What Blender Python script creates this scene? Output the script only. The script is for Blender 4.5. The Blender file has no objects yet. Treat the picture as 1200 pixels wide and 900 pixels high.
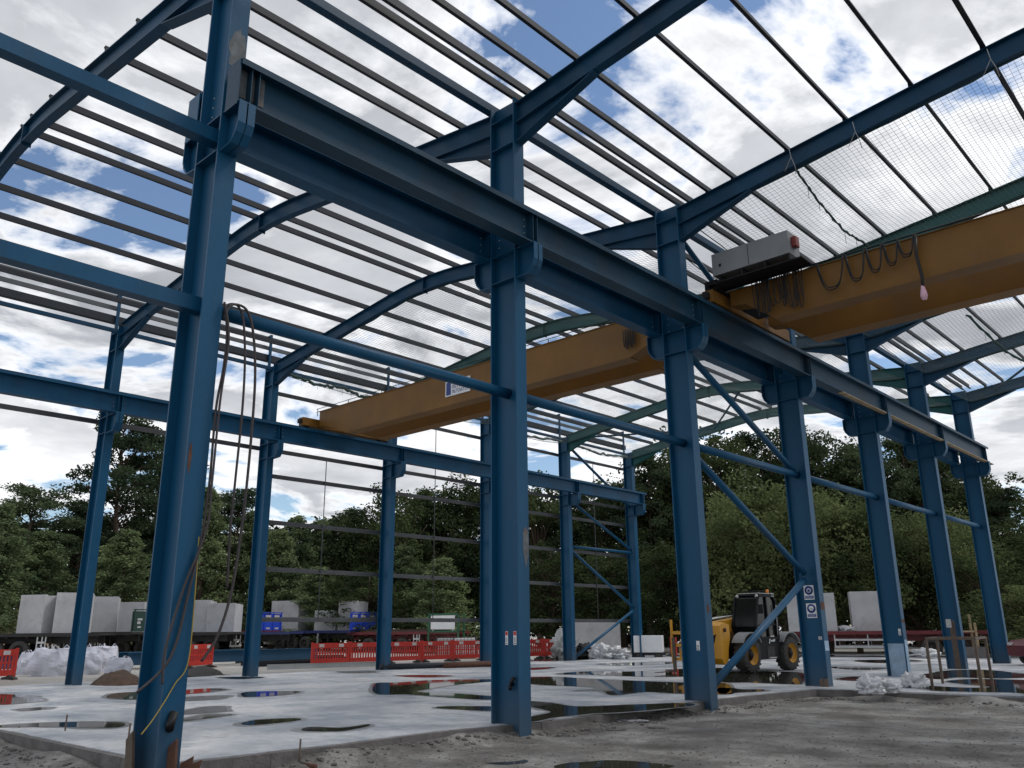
import bpy, bmesh, math, random
from mathutils import Vector, Matrix, noise
from mathutils.geometry import tessellate_polygon
random.seed(7)
PI = math.pi
scn = bpy.context.scene
C = scn.collection

# ------------------------------------------------------------------ camera
CAM = Vector((9.8081, -4.8927, 1.4806)); PITCH = .2845; ROLL = -.0088; YAW = .7448; FPX = 987.95
fwd = Vector((-math.sin(YAW)*math.cos(PITCH), math.cos(YAW)*math.cos(PITCH), math.sin(PITCH)))
r0 = Vector((math.cos(YAW), math.sin(YAW), 0)); u0 = r0.cross(fwd)
RT = math.cos(ROLL)*r0 + math.sin(ROLL)*u0; UP = -math.sin(ROLL)*r0 + math.cos(ROLL)*u0
cd = bpy.data.cameras.new('camera'); co = bpy.data.objects.new('camera', cd); C.objects.link(co)
cd.sensor_width = 36; cd.lens = FPX/1200*36; cd.clip_start = .1; cd.clip_end = 2000
co.matrix_world = Matrix(((RT.x, UP.x, -fwd.x, CAM.x), (RT.y, UP.y, -fwd.y, CAM.y), (RT.z, UP.z, -fwd.z, CAM.z), (0, 0, 0, 1)))
scn.camera = co
scn.view_settings.view_transform = 'Standard'; scn.view_settings.look = 'None'
scn.view_settings.exposure = 0.12; scn.view_settings.gamma = 1

# ------------------------------------------------------------------ world: sky and broken cloud
SUN_EL, SUN_AZ = math.radians(55), math.radians(38)     # azimuth measured clockwise from +Y
w = bpy.data.worlds.new('World'); scn.world = w; w.use_nodes = True
nt = w.node_tree; nt.nodes.clear()
def N(t, **k):
    n = nt.nodes.new(t)
    for a, b in k.items(): setattr(n, a, b)
    return n
def L(a, b): nt.links.new(a, b)
def M(op, a, b=None, c=None):
    n = nt.nodes.new('ShaderNodeMath'); n.operation = op
    for i, x in enumerate((a, b, c)):
        if x is None: continue
        if hasattr(x, 'links'): nt.links.new(x, n.inputs[i])
        else: n.inputs[i].default_value = x
    return n.outputs[0]
sky = N('ShaderNodeTexSky', sky_type='NISHITA', sun_disc=False)
sky.sun_elevation = SUN_EL; sky.sun_rotation = SUN_AZ; sky.air_density = 1.0; sky.dust_density = .3; sky.ozone_density = 2.2
bg = N('ShaderNodeBackground'); bg.inputs[1].default_value = .125
bgc = N('ShaderNodeBackground')
tc = N('ShaderNodeTexCoord'); sep = N('ShaderNodeSeparateXYZ'); L(tc.outputs['Generated'], sep.inputs[0])
zc = M('ADD', M('MAXIMUM', sep.outputs[2], 0.0), .16)
cmb = N('ShaderNodeCombineXYZ'); L(M('DIVIDE', sep.outputs[0], zc), cmb.inputs[0]); L(M('DIVIDE', sep.outputs[1], zc), cmb.inputs[1])
def wn(scale, detail, rough, off, dist=0.0):
    mp = N('ShaderNodeMapping'); mp.inputs['Location'].default_value = off; L(cmb.outputs[0], mp.inputs[0])
    n = N('ShaderNodeTexNoise'); n.inputs['Scale'].default_value = scale; n.inputs['Detail'].default_value = detail
    n.inputs['Roughness'].default_value = rough; n.inputs['Distortion'].default_value = dist
    L(mp.outputs[0], n.inputs[0]); return n.outputs[0]
def ramp(x, pts):
    r = N('ShaderNodeValToRGB'); L(x, r.inputs[0])
    while len(r.color_ramp.elements) < len(pts): r.color_ramp.elements.new(.5)
    for e, (p, c) in zip(r.color_ramp.elements, pts): e.position = p; e.color = (c if isinstance(c, tuple) else (c, c, c)) + (1,)
    return r.outputs[0]
n1 = wn(1.9, 10, .58, (0, 0, 0), .35)
mask = ramp(n1, [(.413, 0.0), (.475, 1.0)])
n2 = wn(.85, 7, .55, (1.2, 7.4, 0), .2)
shade = ramp(n2, [(.36, (1.02, 1.03, 1.05)), (.50, (.62, .64, .68)), (.66, (.42, .44, .48))])
n3 = wn(4.5, 6, .6, (8, 2, 0), .1)
edge = ramp(n1, [(.43, 1.0), (.54, .0)])
mixe = N('ShaderNodeMixRGB'); L(M('MULTIPLY', edge, .85), mixe.inputs[0]); L(shade, mixe.inputs[1]); mixe.inputs[2].default_value = (1.35, 1.36, 1.38, 1)
mul = N('ShaderNodeMixRGB', blend_type='MULTIPLY'); mul.inputs[0].default_value = 1; L(mixe.outputs[0], mul.inputs[1])
L(ramp(n3, [(.3, .84), (.7, 1.08)]), mul.inputs[2])
L(mul.outputs[0], bgc.inputs[0]); bgc.inputs[1].default_value = .98
L(sky.outputs[0], bg.inputs[0])
ms = N('ShaderNodeMixShader'); L(mask, ms.inputs[0]); L(bg.outputs[0], ms.inputs[1]); L(bgc.outputs[0], ms.inputs[2])
wo = N('ShaderNodeOutputWorld'); L(ms.outputs[0], wo.inputs[0])

sd = bpy.data.lights.new('sun', 'SUN'); sd.energy = 1.2; sd.angle = math.radians(14); sd.color = (1, .95, .88)
so = bpy.data.objects.new('sun', sd); C.objects.link(so)
sv = Vector((math.sin(SUN_AZ)*math.cos(SUN_EL), math.cos(SUN_AZ)*math.cos(SUN_EL), math.sin(SUN_EL)))
so.rotation_euler = sv.to_track_quat('Z', 'Y').to_euler()

# ------------------------------------------------------------------ materials
def mat(name, col, rough=.6, metal=0.0, var=.12, vscale=1.5, bump=0.0, bscale=20, spec=.5, dirt=None, dscale=.7, damt=.4, streak=False):
    m = bpy.data.materials.new(name); m.use_nodes = True
    t = m.node_tree; b = t.nodes['Principled BSDF']
    b.inputs['Roughness'].default_value = rough; b.inputs['Metallic'].default_value = metal
    b.inputs['Specular IOR Level'].default_value = spec
    co_ = t.nodes.new('ShaderNodeTexCoord'); mp = t.nodes.new('ShaderNodeMapping'); t.links.new(co_.outputs['Object'], mp.inputs[0])
    if streak: mp.inputs['Scale'].default_value = (1, 1, .12)
    n = t.nodes.new('ShaderNodeTexNoise'); n.inputs['Scale'].default_value = vscale; n.inputs['Detail'].default_value = 6; n.inputs['Roughness'].default_value = .65
    t.links.new(mp.outputs[0], n.inputs[0])
    r = t.nodes.new('ShaderNodeValToRGB'); t.links.new(n.outputs[0], r.inputs[0])
    a = [max(0, c*(1-var)) for c in col]; z = [min(1, c*(1+var)) for c in col]
    r.color_ramp.elements[0].position = .3; r.color_ramp.elements[1].position = .7
    r.color_ramp.elements[0].color = (*a, 1); r.color_ramp.elements[1].color = (*z, 1)
    out = r.outputs[0]
    if dirt:
        n2 = t.nodes.new('ShaderNodeTexNoise'); n2.inputs['Scale'].default_value = dscale; n2.inputs['Detail'].default_value = 8; n2.inputs['Roughness'].default_value = .7
        t.links.new(mp.outputs[0], n2.inputs[0])
        r2 = t.nodes.new('ShaderNodeValToRGB'); t.links.new(n2.outputs[0], r2.inputs[0])
        r2.color_ramp.elements[0].position = .52; r2.color_ramp.elements[0].color = (0, 0, 0, 1)
        r2.color_ramp.elements[1].position = .72; r2.color_ramp.elements[1].color = (damt, damt, damt, 1)
        mx = t.nodes.new('ShaderNodeMixRGB'); t.links.new(r2.outputs[0], mx.inputs[0]); t.links.new(out, mx.inputs[1]); mx.inputs[2].default_value = (*dirt, 1)
        out = mx.outputs[0]
    t.links.new(out, b.inputs['Base Color'])
    if streak:
        n4 = t.nodes.new('ShaderNodeTexNoise'); n4.inputs['Scale'].default_value = 11; n4.inputs['Detail'].default_value = 9; n4.inputs['Roughness'].default_value = .8
        m4 = t.nodes.new('ShaderNodeMapping'); m4.inputs['Scale'].default_value = (1, 1, .35); t.links.new(co_.outputs['Object'], m4.inputs[0]); t.links.new(m4.outputs[0], n4.inputs[0])
        r4 = t.nodes.new('ShaderNodeValToRGB'); t.links.new(n4.outputs[0], r4.inputs[0]); r4.color_ramp.elements[0].position = .60; r4.color_ramp.elements[0].color = (0, 0, 0, 1); r4.color_ramp.elements[1].position = .70; r4.color_ramp.elements[1].color = (.4, .4, .4, 1)
        x4 = t.nodes.new('ShaderNodeMixRGB'); t.links.new(r4.outputs[0], x4.inputs[0]); t.links.new(out, x4.inputs[1]); x4.inputs[2].default_value = (.07, .13, .19, 1); out = x4.outputs[0]
        s5 = t.nodes.new('ShaderNodeSeparateXYZ'); p5 = t.nodes.new('ShaderNodeNewGeometry'); t.links.new(p5.outputs['Position'], s5.inputs[0])
        g5 = t.nodes.new('ShaderNodeMapRange'); t.links.new(s5.outputs[2], g5.inputs[0]); g5.inputs[1].default_value = .75; g5.inputs[2].default_value = .0; g5.inputs[4].default_value = .9
        h5 = t.nodes.new('ShaderNodeMath'); h5.operation = 'MULTIPLY'; t.links.new(g5.outputs[0], h5.inputs[0]); t.links.new(n.outputs[0], h5.inputs[1])
        x5 = t.nodes.new('ShaderNodeMixRGB'); t.links.new(h5.outputs[0], x5.inputs[0]); t.links.new(out, x5.inputs[1]); x5.inputs[2].default_value = (.075, .08, .08, 1); out = x5.outputs[0]
    t.links.new(out, b.inputs['Base Color'])
    if bump:
        n3 = t.nodes.new('ShaderNodeTexNoise'); n3.inputs['Scale'].default_value = bscale; n3.inputs['Detail'].default_value = 6
        t.links.new(co_.outputs['Object'], n3.inputs[0])
        bp = t.nodes.new('ShaderNodeBump'); bp.inputs['Strength'].default_value = bump; bp.inputs['Distance'].default_value = .05
        t.links.new(n3.outputs[0], bp.inputs['Height']); t.links.new(bp.outputs[0], b.inputs['Normal'])
    return m
BLUE = (.004, .070, .152)
Mx = dict(
 blue=mat('blue_steel_paint', BLUE, .45, .0, .22, .8, .05, 30, .28, (.03, .045, .06), .55, .45, True),
 blue_top=mat('blue_beam_paint', (.010, .046, .084), .5, .0, .25, .5, .05, 25, .25, (.05, .042, .035), .35, .6),
 blue_raft=mat('blue_paint_roof_shade', (.004, .050, .108), .5, .0, .2, .8, .03, 30, .25, (.04, .04, .04), .5, .4),  # frame blue made darker, the shade under the roof put into the colour
 teal=mat('net_tinted_rafter_blue', (.006, .095, .095), .5, .0, .2, .8, .03, 30, .4),  # green of the nets hanging in front put into the blue of the rafters
 galv=mat('galvanised_steel', (.085, .09, .095), .55, .2, .2, 1.2, .03, 40),
 galv_dark=mat('dull_and_shaded_galvanised_steel', (.017, .021, .028), .6, .0, .35, .9, 0, 20, .35),  # grey darkened to paint in the shade of roof undersides; small fittings share it
 bolt=mat('sky_dot_pale', (.45, .43, .40), .5, .5),  # pale tone stands for bright sky showing through fixing holes
 rust=mat('rusty_steel', (.10, .045, .028), .85, 0, .4, 6, .2, 30),
 patch=mat('worn_bare_paint', (.11, .125, .135), .6, .1, .4, 7, .05, 30, .4, (.12, .06, .03), 4, .9),
 whitewash=mat('white_overspray', (.30, .42, .55), .6, 0, .3, 3),
 yellow=mat('crane_yellow', (.185, .084, .009), .5, 0, .22, .7, .03, 20, .4, (.16, .08, .03), .6, .5),
 ctrl=mat('grey_cabinet_paint', (.24, .25, .26), .5, 0, .12, 1.5),
 black=mat('black_rubber', (.012, .012, .013), .6),
 blackm=mat('black_paint', (.010, .0105, .012), .6, 0, .2, 3, 0, 20, .25),
 redlamp=mat('red_plastic', (.22, .025, .02), .4),
 pink=mat('pink_plastic_bag', (.75, .45, .55), .5, 0, .2, 9),
 white=mat('white_paint', (.78, .79, .80), .5, 0, .06),
 signblue=mat('sign_blue', (.015, .045, .22), .45, 0, .05),
 signred=mat('sign_red', (.55, .05, .04), .5),
 concrete=mat('precast_concrete', (.47, .47, .48), .8, 0, .14, .9, .08, 25, .4, (.25, .245, .24), 1.2, .6),
 concrete_d=mat('grey_concrete_edge', (.13, .12, .115), .9, 0, .3, 3, .4, 14),
 trailer_g=mat('dark_green_steel', (.015, .045, .035), .5, 0, .2),
 trailer_r=mat('maroon_steel', (.14, .018, .022), .5, 0, .25),
 trailer_b=mat('dark_blue_steel', (.018, .028, .11), .5, 0, .2),
 chassis=mat('dark_chassis', (.022, .02, .02), .7, 0, .3),
 blueb=mat('bright_blue_board', (.02, .065, .50), .45, 0, .1),
 alloy=mat('aluminium', (.5, .5, .5), .4, .6),
 tyre=mat('dusty_tyre_rubber', (.045, .043, .04), .85, 0, .35, 5),
 barrier=mat('red_orange_plastic', (.47, .030, .020), .5, 0, .2, 2, 0, 20, .4, (.2, .08, .05), 1.5, .4),
 reflective=mat('reflective_strip', (.50, .47, .46), .45),
 bag=mat('woven_white_bag', (.55, .56, .63), .7, 0, .12, 3, .3, 8),
 film=mat('white_polythene', (.62, .63, .65), .35, 0, .1, 4, .2, 10),
 soil=mat('brown_soil', (.085, .055, .038), .95, 0, .4, 4, .8, 14),
 wood=mat('weathered_timber', (.32, .24, .14), .8, 0, .35, 3, .1, 30),
 frame_br=mat('brown_steel', (.115, .085, .065), .75, 0, .3, 5),
 jyel=mat('machine_yellow', (.62, .30, .02), .4, 0, .08, 2, 0, 20, .5, (.25, .14, .06), 2, .4),
 glass=mat('dark_cab_glass', (.010, .013, .013), .12, 0, .1, 1, 0, 20, .35),
 silver=mat('galvanised_tank', (.50, .51, .50), .5, .2),
 green_p=mat('green_steel', (.02, .11, .06), .5),
 orange=mat('orange_beacon', (.8, .25, .03), .4),
 tan=mat('sandy_earth', (.42, .32, .22), .95, 0, .2, .6, .3, 3),
 carred=mat('dark_red_car_paint', (.10, .008, .015), .25, .2, .1),
 net=mat('green_net_cord', (.13, .17, .165), .8),
 netdark=mat('dark_net_cord', (.035, .075, .07), .9),
 cord=mat('grey_rope', (.35, .36, .36), .9),
 hose=mat('grey_brown_hose', (.045, .035, .036), .6),
 yhose=mat('yellow_cable', (.36, .26, .04), .6),
 bark=mat('pine_bark', (.10, .07, .05), .95, 0, .3, 4, .5, 12),
)
def leafmat(name, a, b, tr=.25):
    m = bpy.data.materials.new(name); m.use_nodes = True; t = m.node_tree; t.nodes.clear()
    g = t.nodes.new('ShaderNodeNewGeometry'); oi = t.nodes.new('ShaderNodeObjectInfo')
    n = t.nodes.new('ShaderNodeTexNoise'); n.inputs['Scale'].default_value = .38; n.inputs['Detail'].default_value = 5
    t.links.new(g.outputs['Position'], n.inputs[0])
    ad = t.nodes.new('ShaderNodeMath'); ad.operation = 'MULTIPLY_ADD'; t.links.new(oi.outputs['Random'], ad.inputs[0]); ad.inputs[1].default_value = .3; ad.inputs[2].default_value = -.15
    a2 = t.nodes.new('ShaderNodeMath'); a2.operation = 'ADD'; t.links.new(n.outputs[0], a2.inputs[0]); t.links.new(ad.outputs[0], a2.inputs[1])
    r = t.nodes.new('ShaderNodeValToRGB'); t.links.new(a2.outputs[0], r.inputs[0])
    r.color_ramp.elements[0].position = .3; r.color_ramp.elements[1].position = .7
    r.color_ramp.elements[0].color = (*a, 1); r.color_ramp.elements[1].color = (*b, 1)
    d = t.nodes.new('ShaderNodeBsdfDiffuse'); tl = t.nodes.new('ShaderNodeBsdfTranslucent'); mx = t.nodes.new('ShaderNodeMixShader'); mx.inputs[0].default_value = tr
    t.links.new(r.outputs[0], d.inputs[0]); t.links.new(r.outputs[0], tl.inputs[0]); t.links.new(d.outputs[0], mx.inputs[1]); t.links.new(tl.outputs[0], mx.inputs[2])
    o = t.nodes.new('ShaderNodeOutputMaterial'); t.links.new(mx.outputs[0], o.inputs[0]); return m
Mx['leaf_pine'] = leafmat('pine_needles', (.040, .062, .036), (.110, .145, .075))
Mx['leaf_mid'] = leafmat('conifer_needles', (.075, .11, .058), (.21, .26, .125))
Mx['leaf_broad'] = leafmat('broad_leaves', (.032, .048, .024), (.085, .112, .048))
Mx['leaf_light'] = leafmat('pale_leaves', (.050, .070, .032), (.19, .225, .095), .3)
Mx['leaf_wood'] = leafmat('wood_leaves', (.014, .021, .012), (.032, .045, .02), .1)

# wet concrete slab
def slab_mat():
    m = bpy.data.materials.new('power_floated_concrete'); m.use_nodes = True; t = m.node_tree; b = t.nodes['Principled BSDF']
    g = t.nodes.new('ShaderNodeNewGeometry')
    def nz(s, d=6, rg=.6, off=(0, 0, 0), sc=(1, 1, 1)):
        mp = t.nodes.new('ShaderNodeMapping'); mp.inputs['Location'].default_value = off; mp.inputs['Scale'].default_value = sc; t.links.new(g.outputs['Position'], mp.inputs[0])
        n = t.nodes.new('ShaderNodeTexNoise'); n.inputs['Scale'].default_value = s; n.inputs['Detail'].default_value = d; n.inputs['Roughness'].default_value = rg
        t.links.new(mp.outputs[0], n.inputs[0]); return n.outputs[0]
    def rp(x, p):
        r = t.nodes.new('ShaderNodeValToRGB'); t.links.new(x, r.inputs[0])
        while len(r.color_ramp.elements) < len(p): r.color_ramp.elements.new(.5)
        for e, (q, c) in zip(r.color_ramp.elements, p): e.position = q; e.color = (*(c if isinstance(c, tuple) else (c,)*3), 1)
        return r.outputs[0]
    base = rp(nz(.35, 8, .65), [(.36, (.24, .27, .31)), (.5, (.45, .465, .49)), (.61, (.64, .635, .625))])
    fine = rp(nz(5, 6, .7), [(.34, .78), (.66, 1.12)])
    mx = t.nodes.new('ShaderNodeMixRGB'); mx.blend_type = 'MULTIPLY'; mx.inputs[0].default_value = 1; t.links.new(base, mx.inputs[1]); t.links.new(fine, mx.inputs[2])
    # damp patches round the puddles: darker and smoother
    damp = rp(nz(.55, 7, .6, (4, 9, 0)), [(.54, 0.0), (.62, 1.0)])
    mx2 = t.nodes.new('ShaderNodeMixRGB'); t.links.new(damp, mx2.inputs[0]); t.links.new(mx.outputs[0], mx2.inputs[1])
    mx3 = t.nodes.new('ShaderNodeMixRGB'); mx3.blend_type = 'MULTIPLY'; mx3.inputs[0].default_value = 1; t.links.new(mx.outputs[0], mx3.inputs[1]); mx3.inputs[2].default_value = (.72, .76, .80, 1)
    t.links.new(mx3.outputs[0], mx2.inputs[2]); t.links.new(mx2.outputs[0], b.inputs['Base Color'])
    t.links.new(rp(nz(.8, 6, .6, (2, 3, 0)), [(.35, .30), (.65, .62)]), b.inputs['Roughness'])
    bp = t.nodes.new('ShaderNodeBump'); bp.inputs['Strength'].default_value = .25; bp.inputs['Distance'].default_value = .01
    t.links.new(nz(12, 4), bp.inputs['Height']); t.links.new(bp.outputs[0], b.inputs['Normal'])
    return m
Mx['slab'] = slab_mat()
def ground_mat():
    m = bpy.data.materials.new('muddy_ground'); m.use_nodes = True; t = m.node_tree; b = t.nodes['Principled BSDF']
    g = t.nodes.new('ShaderNodeNewGeometry')
    def nz(s, d=8, rg=.65, off=(0, 0, 0), sc=(1, 1, 1), rot=0):
        mp = t.nodes.new('ShaderNodeMapping'); mp.inputs['Location'].default_value = off; mp.inputs['Scale'].default_value = sc; mp.inputs['Rotation'].default_value = (0, 0, rot); t.links.new(g.outputs['Position'], mp.inputs[0])
        n = t.nodes.new('ShaderNodeTexNoise'); n.inputs['Scale'].default_value = s; n.inputs['Detail'].default_value = d; n.inputs['Roughness'].default_value = rg
        t.links.new(mp.outputs[0], n.inputs[0]); return n.outputs[0]
    def rp(x, p):
        r = t.nodes.new('ShaderNodeValToRGB'); t.links.new(x, r.inputs[0])
        while len(r.color_ramp.elements) < len(p): r.color_ramp.elements.new(.5)
        for e, (q, c) in zip(r.color_ramp.elements, p): e.position = q; e.color = (*(c if isinstance(c, tuple) else (c,)*3), 1)
        return r.outputs[0]
    mud = rp(nz(.75), [(.36, (.12, .11, .098)), (.5, (.235, .222, .203)), (.62, (.40, .385, .36))])
    fine = rp(nz(14, 10, .85), [(.36, .50), (.64, 1.35)])
    mx = t.nodes.new('ShaderNodeMixRGB'); mx.blend_type = 'MULTIPLY'; mx.inputs[0].default_value = 1; t.links.new(mud, mx.inputs[1]); t.links.new(fine, mx.inputs[2])
    trk = rp(nz(1.2, 6, .6, (0, 0, 0), (.25, 2.2, 1), .35), [(.40, .62), (.58, 1.0)])
    mx1 = t.nodes.new('ShaderNodeMixRGB'); mx1.blend_type = 'MULTIPLY'; mx1.inputs[0].default_value = .55; t.links.new(mx.outputs[0], mx1.inputs[1]); t.links.new(trk, mx1.inputs[2])
    # pale concrete yard further off
    sp = t.nodes.new('ShaderNodeSeparateXYZ'); t.links.new(g.outputs['Position'], sp.inputs[0])
    yx = t.nodes.new('ShaderNodeMapRange'); t.links.new(sp.outputs[0], yx.inputs[0]); yx.inputs[1].default_value = -20.2; yx.inputs[2].default_value = -21.6
    yy = t.nodes.new('ShaderNodeMapRange'); t.links.new(sp.outputs[1], yy.inputs[0]); yy.inputs[1].default_value = 36; yy.inputs[2].default_value = 40
    mxx = t.nodes.new('ShaderNodeMath'); mxx.operation = 'MAXIMUM'; t.links.new(yx.outputs[0], mxx.inputs[0]); t.links.new(yy.outputs[0], mxx.inputs[1])
    yard = rp(nz(.25), [(.3, (.33, .31, .28)), (.6, (.47, .45, .41))])
    mx2 = t.nodes.new('ShaderNodeMixRGB'); t.links.new(mxx.outputs[0], mx2.inputs[0]); t.links.new(mx1.outputs[0], mx2.inputs[1]); t.links.new(yard, mx2.inputs[2])
    t.links.new(mx2.outputs[0], b.inputs['Base Color'])
    t.links.new(rp(nz(.7, 6, .6, (3, 5, 0)), [(.38, .35), (.55, .85)]), b.inputs['Roughness'])
    bp = t.nodes.new('ShaderNodeBump'); bp.inputs['Strength'].default_value = 1.0; bp.inputs['Distance'].default_value = .06
    t.links.new(nz(11, 12, .8), bp.inputs['Height']); t.links.new(bp.outputs[0], b.inputs['Normal'])
    return m
Mx['ground'] = ground_mat()
Mx['damp'] = mat('damp_concrete', (.20, .205, .205), .28, 0, .25, 2.2, .1, 14, .5)
pm = bpy.data.materials.new('still_water'); pm.use_nodes = True; b_ = pm.node_tree.nodes['Principled BSDF']
b_.inputs['Base Color'].default_value = (.045, .043, .038, 1); b_.inputs['Roughness'].default_value = .03; b_.inputs['IOR'].default_value = 1.33
Mx['water'] = pm

# ------------------------------------------------------------------ mesh helpers
class MB:
    def __init__(s): s.v = []; s.f = []; s.sm = []
    def add(s, v, f, sm=False):
        o = len(s.v); s.v += [tuple(p) for p in v]; s.f += [tuple(i+o for i in q) for q in f]; s.sm += [sm]*len(f); return s
    def box(s, x0, x1, y0, y1, z0, z1):
        v = [(x, y, z) for z in (z0, z1) for y in (y0, y1) for x in (x0, x1)]
        return s.add(v, [(0, 2, 3, 1), (4, 5, 7, 6), (0, 1, 5, 4), (2, 6, 7, 3), (0, 4, 6, 2), (1, 3, 7, 5)])
    def bar(s, p, q, w_, h_, up=(0, 0, 1)):
        p = Vector(p); q = Vector(q); d = (q-p).normalized(); up = Vector(up)
        a = d.cross(up)
        if a.length < 1e-4: a = d.cross(Vector((1, 0, 0)))
        a.normalize(); b = a.cross(d).normalized(); v = []
        for e in (p, q):
            for i, j in ((-1, -1), (1, -1), (1, 1), (-1, 1)): v.append(e+a*i*w_/2+b*j*h_/2)
        return s.add(v, [(3, 2, 1, 0), (4, 5, 6, 7), (0, 1, 5, 4), (1, 2, 6, 5), (2, 3, 7, 6), (3, 0, 4, 7)])
    def tube(s, pts, r, n=6, rs=None, cap=True):
        pts = [Vector(p) for p in pts]; v = []; f = []
        ref = None
        for i, p in enumerate(pts):
            d = (pts[min(i+1, len(pts)-1)]-pts[max(i-1, 0)])
            d = d.normalized() if d.length > 1e-9 else Vector((0, 0, 1))
            if ref is None: ref = Vector((0, 0, 1)) if abs(d.z) < .9 else Vector((1, 0, 0))
            a = d.cross(ref)
            if a.length < 1e-3: a = d.cross(Vector((0, 1, 0)))
            a.normalize(); b = d.cross(a); ref = -b if False else ref
            rr = rs[i] if rs else r
            for k in range(n):
                t = 2*PI*k/n; v.append(p+a*math.cos(t)*rr+b*math.sin(t)*rr)
        for i in range(len(pts)-1):
            for k in range(n): f.append((i*n+k, i*n+(k+1) % n, (i+1)*n+(k+1) % n, (i+1)*n+k))
        if cap: f.append(tuple(range(n))[::-1]); f.append(tuple((len(pts)-1)*n+k for k in range(n)))
        return s.add(v, f, n > 4)
    def prism(s, poly, axis, a0, a1):   # poly of 2-D points, extruded along axis 'x','y','z'
        def P(u, v_, a): return {'x': (a, u, v_), 'y': (u, a, v_), 'z': (u, v_, a)}[axis]
        n = len(poly); v = [P(u, v_, a0) for u, v_ in poly]+[P(u, v_, a1) for u, v_ in poly]
        tri = tessellate_polygon([[Vector((u, v_, 0)) for u, v_ in poly]])
        f = [tuple(t) for t in tri]+[tuple(n+i for i in t[::-1]) for t in tri]+[(i, (i+1) % n, n+(i+1) % n, n+i) for i in range(n)]
        return s.add(v, f)
    def lathe(s, prof, c, axis='z', n=24, caps=True):    # prof: (r, h)
        v = []; f = []
        for r, h in prof:
            for k in range(n):
                t = 2*PI*k/n; x, y = r*math.cos(t), r*math.sin(t)
                v.append({'z': (c[0]+x, c[1]+y, c[2]+h), 'y': (c[0]+x, c[1]+h, c[2]+y), 'x': (c[0]+h, c[1]+x, c[2]+y)}[axis])
        for i in range(len(prof)-1):
            for k in range(n): f.append((i*n+k, i*n+(k+1) % n, (i+1)*n+(k+1) % n, (i+1)*n+k))
        if caps: f.append(tuple(range(n))); f.append(tuple((len(prof)-1)*n+k for k in range(n)))
        return s.add(v, f, True)
    def build(s, name, m, parent=None, bevel=0, fix=True):
        me = bpy.data.meshes.new(name); me.from_pydata(s.v, [], s.f); me.materials.append(Mx[m] if isinstance(m, str) else m)
        for p, q in zip(me.polygons, s.sm): p.use_smooth = q
        if fix:
            bm = bmesh.new(); bm.from_mesh(me); bmesh.ops.recalc_face_normals(bm, faces=bm.faces[:])
            if bevel: bmesh.ops.bevel(bm, geom=bm.edges[:], offset=bevel, segments=2, affect='EDGES', profile=.6)
            bm.to_mesh(me); bm.free()
        o = bpy.data.objects.new(name, me); C.objects.link(o)
        if parent: o.parent = parent
        return o
def empty(name, loc=(0, 0, 0), rz=0, scale=1):
    o = bpy.data.objects.new(name, None); C.objects.link(o); o.location = loc; o.rotation_euler = (0, 0, rz); o.scale = (scale,)*3; o.empty_display_size = .2; return o
def tag(o, label=None, cat=None, group=None, kind=None):
    if label: o['label'] = label
    if cat: o['category'] = cat
    if group: o['group'] = group
    if kind: o['kind'] = kind
    return o
KIDS = {}
def copy_tree(o, parent=None):
    c = o.copy(); C.objects.link(c)
    if parent: c.parent = parent
    for ch in [x for x in C.objects if x.parent == o]: copy_tree(ch, c)
    return c
def text_mesh(s, size, name, m, parent, loc, rot, ext=.003):
    cu = bpy.data.curves.new(name, 'FONT'); cu.body = s; cu.size = size; cu.extrude = ext; cu.offset = size*.03; cu.align_x = 'CENTER'; cu.align_y = 'CENTER'
    o = bpy.data.objects.new(name, cu); C.objects.link(o)
    me = bpy.data.meshes.new_from_object(o.evaluated_get(bpy.context.evaluated_depsgraph_get())); bpy.data.objects.remove(o)
    me.materials.clear(); me.materials.append(Mx[m]); r = bpy.data.objects.new(name, me); C.objects.link(r)
    r.parent = parent; r.location = loc; r.rotation_euler = rot; return r
def ray(u, v): return fwd + RT*((u-600)/FPX) - UP*((v-450)/FPX)
def onz(u, v, z=0): d = ray(u, v); return CAM + d*((z-CAM.z)/d.z)
def onx(u, v, x): d = ray(u, v); return CAM + d*((x-CAM.x)/d.x)
def ony(u, v, y): d = ray(u, v); return CAM + d*((y-CAM.y)/d.y)
def atd(u, v, dist):
    d = ray(u, v); return CAM + d*(dist/math.hypot(d.x, d.y))
ORD = ['first', 'second', 'third', 'fourth', 'fifth', 'sixth', 'seventh', 'eighth', 'ninth', 'tenth', 'eleventh', 'twelfth', 'thirteenth', 'fourteenth', 'fifteenth', 'sixteenth']
FY = lambda k: (k-1)*6.0

# ================================================================== SETTING
def gh(x, y):
    n = noise.noise(Vector((x*.35, y*.35, 0)))*.035 + noise.noise(Vector((x*1.7, y*1.7, 3)))*.012
    h = -.20 + n
    # packed fill against the slab edge
    if x < -20:
        t = min(1, (-20-x)/4); h = h*(1-t) + (.0+n*.4)*t
        if x < -30: h += min(.28, (-30-x)*.018)
    if y > 36: t = min(1, (y-36)/5); h = h*(1-t) + (-.04+n*.2)*t
    if x > -3 and y < 17: # tyre ruts
        s_ = (y-.55*x); h += .012*math.sin(s_*2.3+noise.noise(Vector((x*.2, y*.2, 9)))*3)
    # mud banked unevenly against the slab edge
    if x < -.6: d = .25-y if y < .25 else 9
    elif y < 17 and x < 1: d = x+.30 if y > .2 else math.hypot(x+.3, y-.2)
    elif y < 17.15: d = 17.15-y
    else: d = 9
    if -.4 < d < 1.6:
        d = max(0, d); b = .5+.9*noise.noise(Vector((x*.9, y*.9, 11)))
        h += max(0, b)*.15*math.exp(-(d/.34)**2)+(noise.noise(Vector((x*4, y*4, 1)))*.022+noise.noise(Vector((x*9, y*9, 4)))*.012)*math.exp(-(d/.8)**2)
    return h
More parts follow.
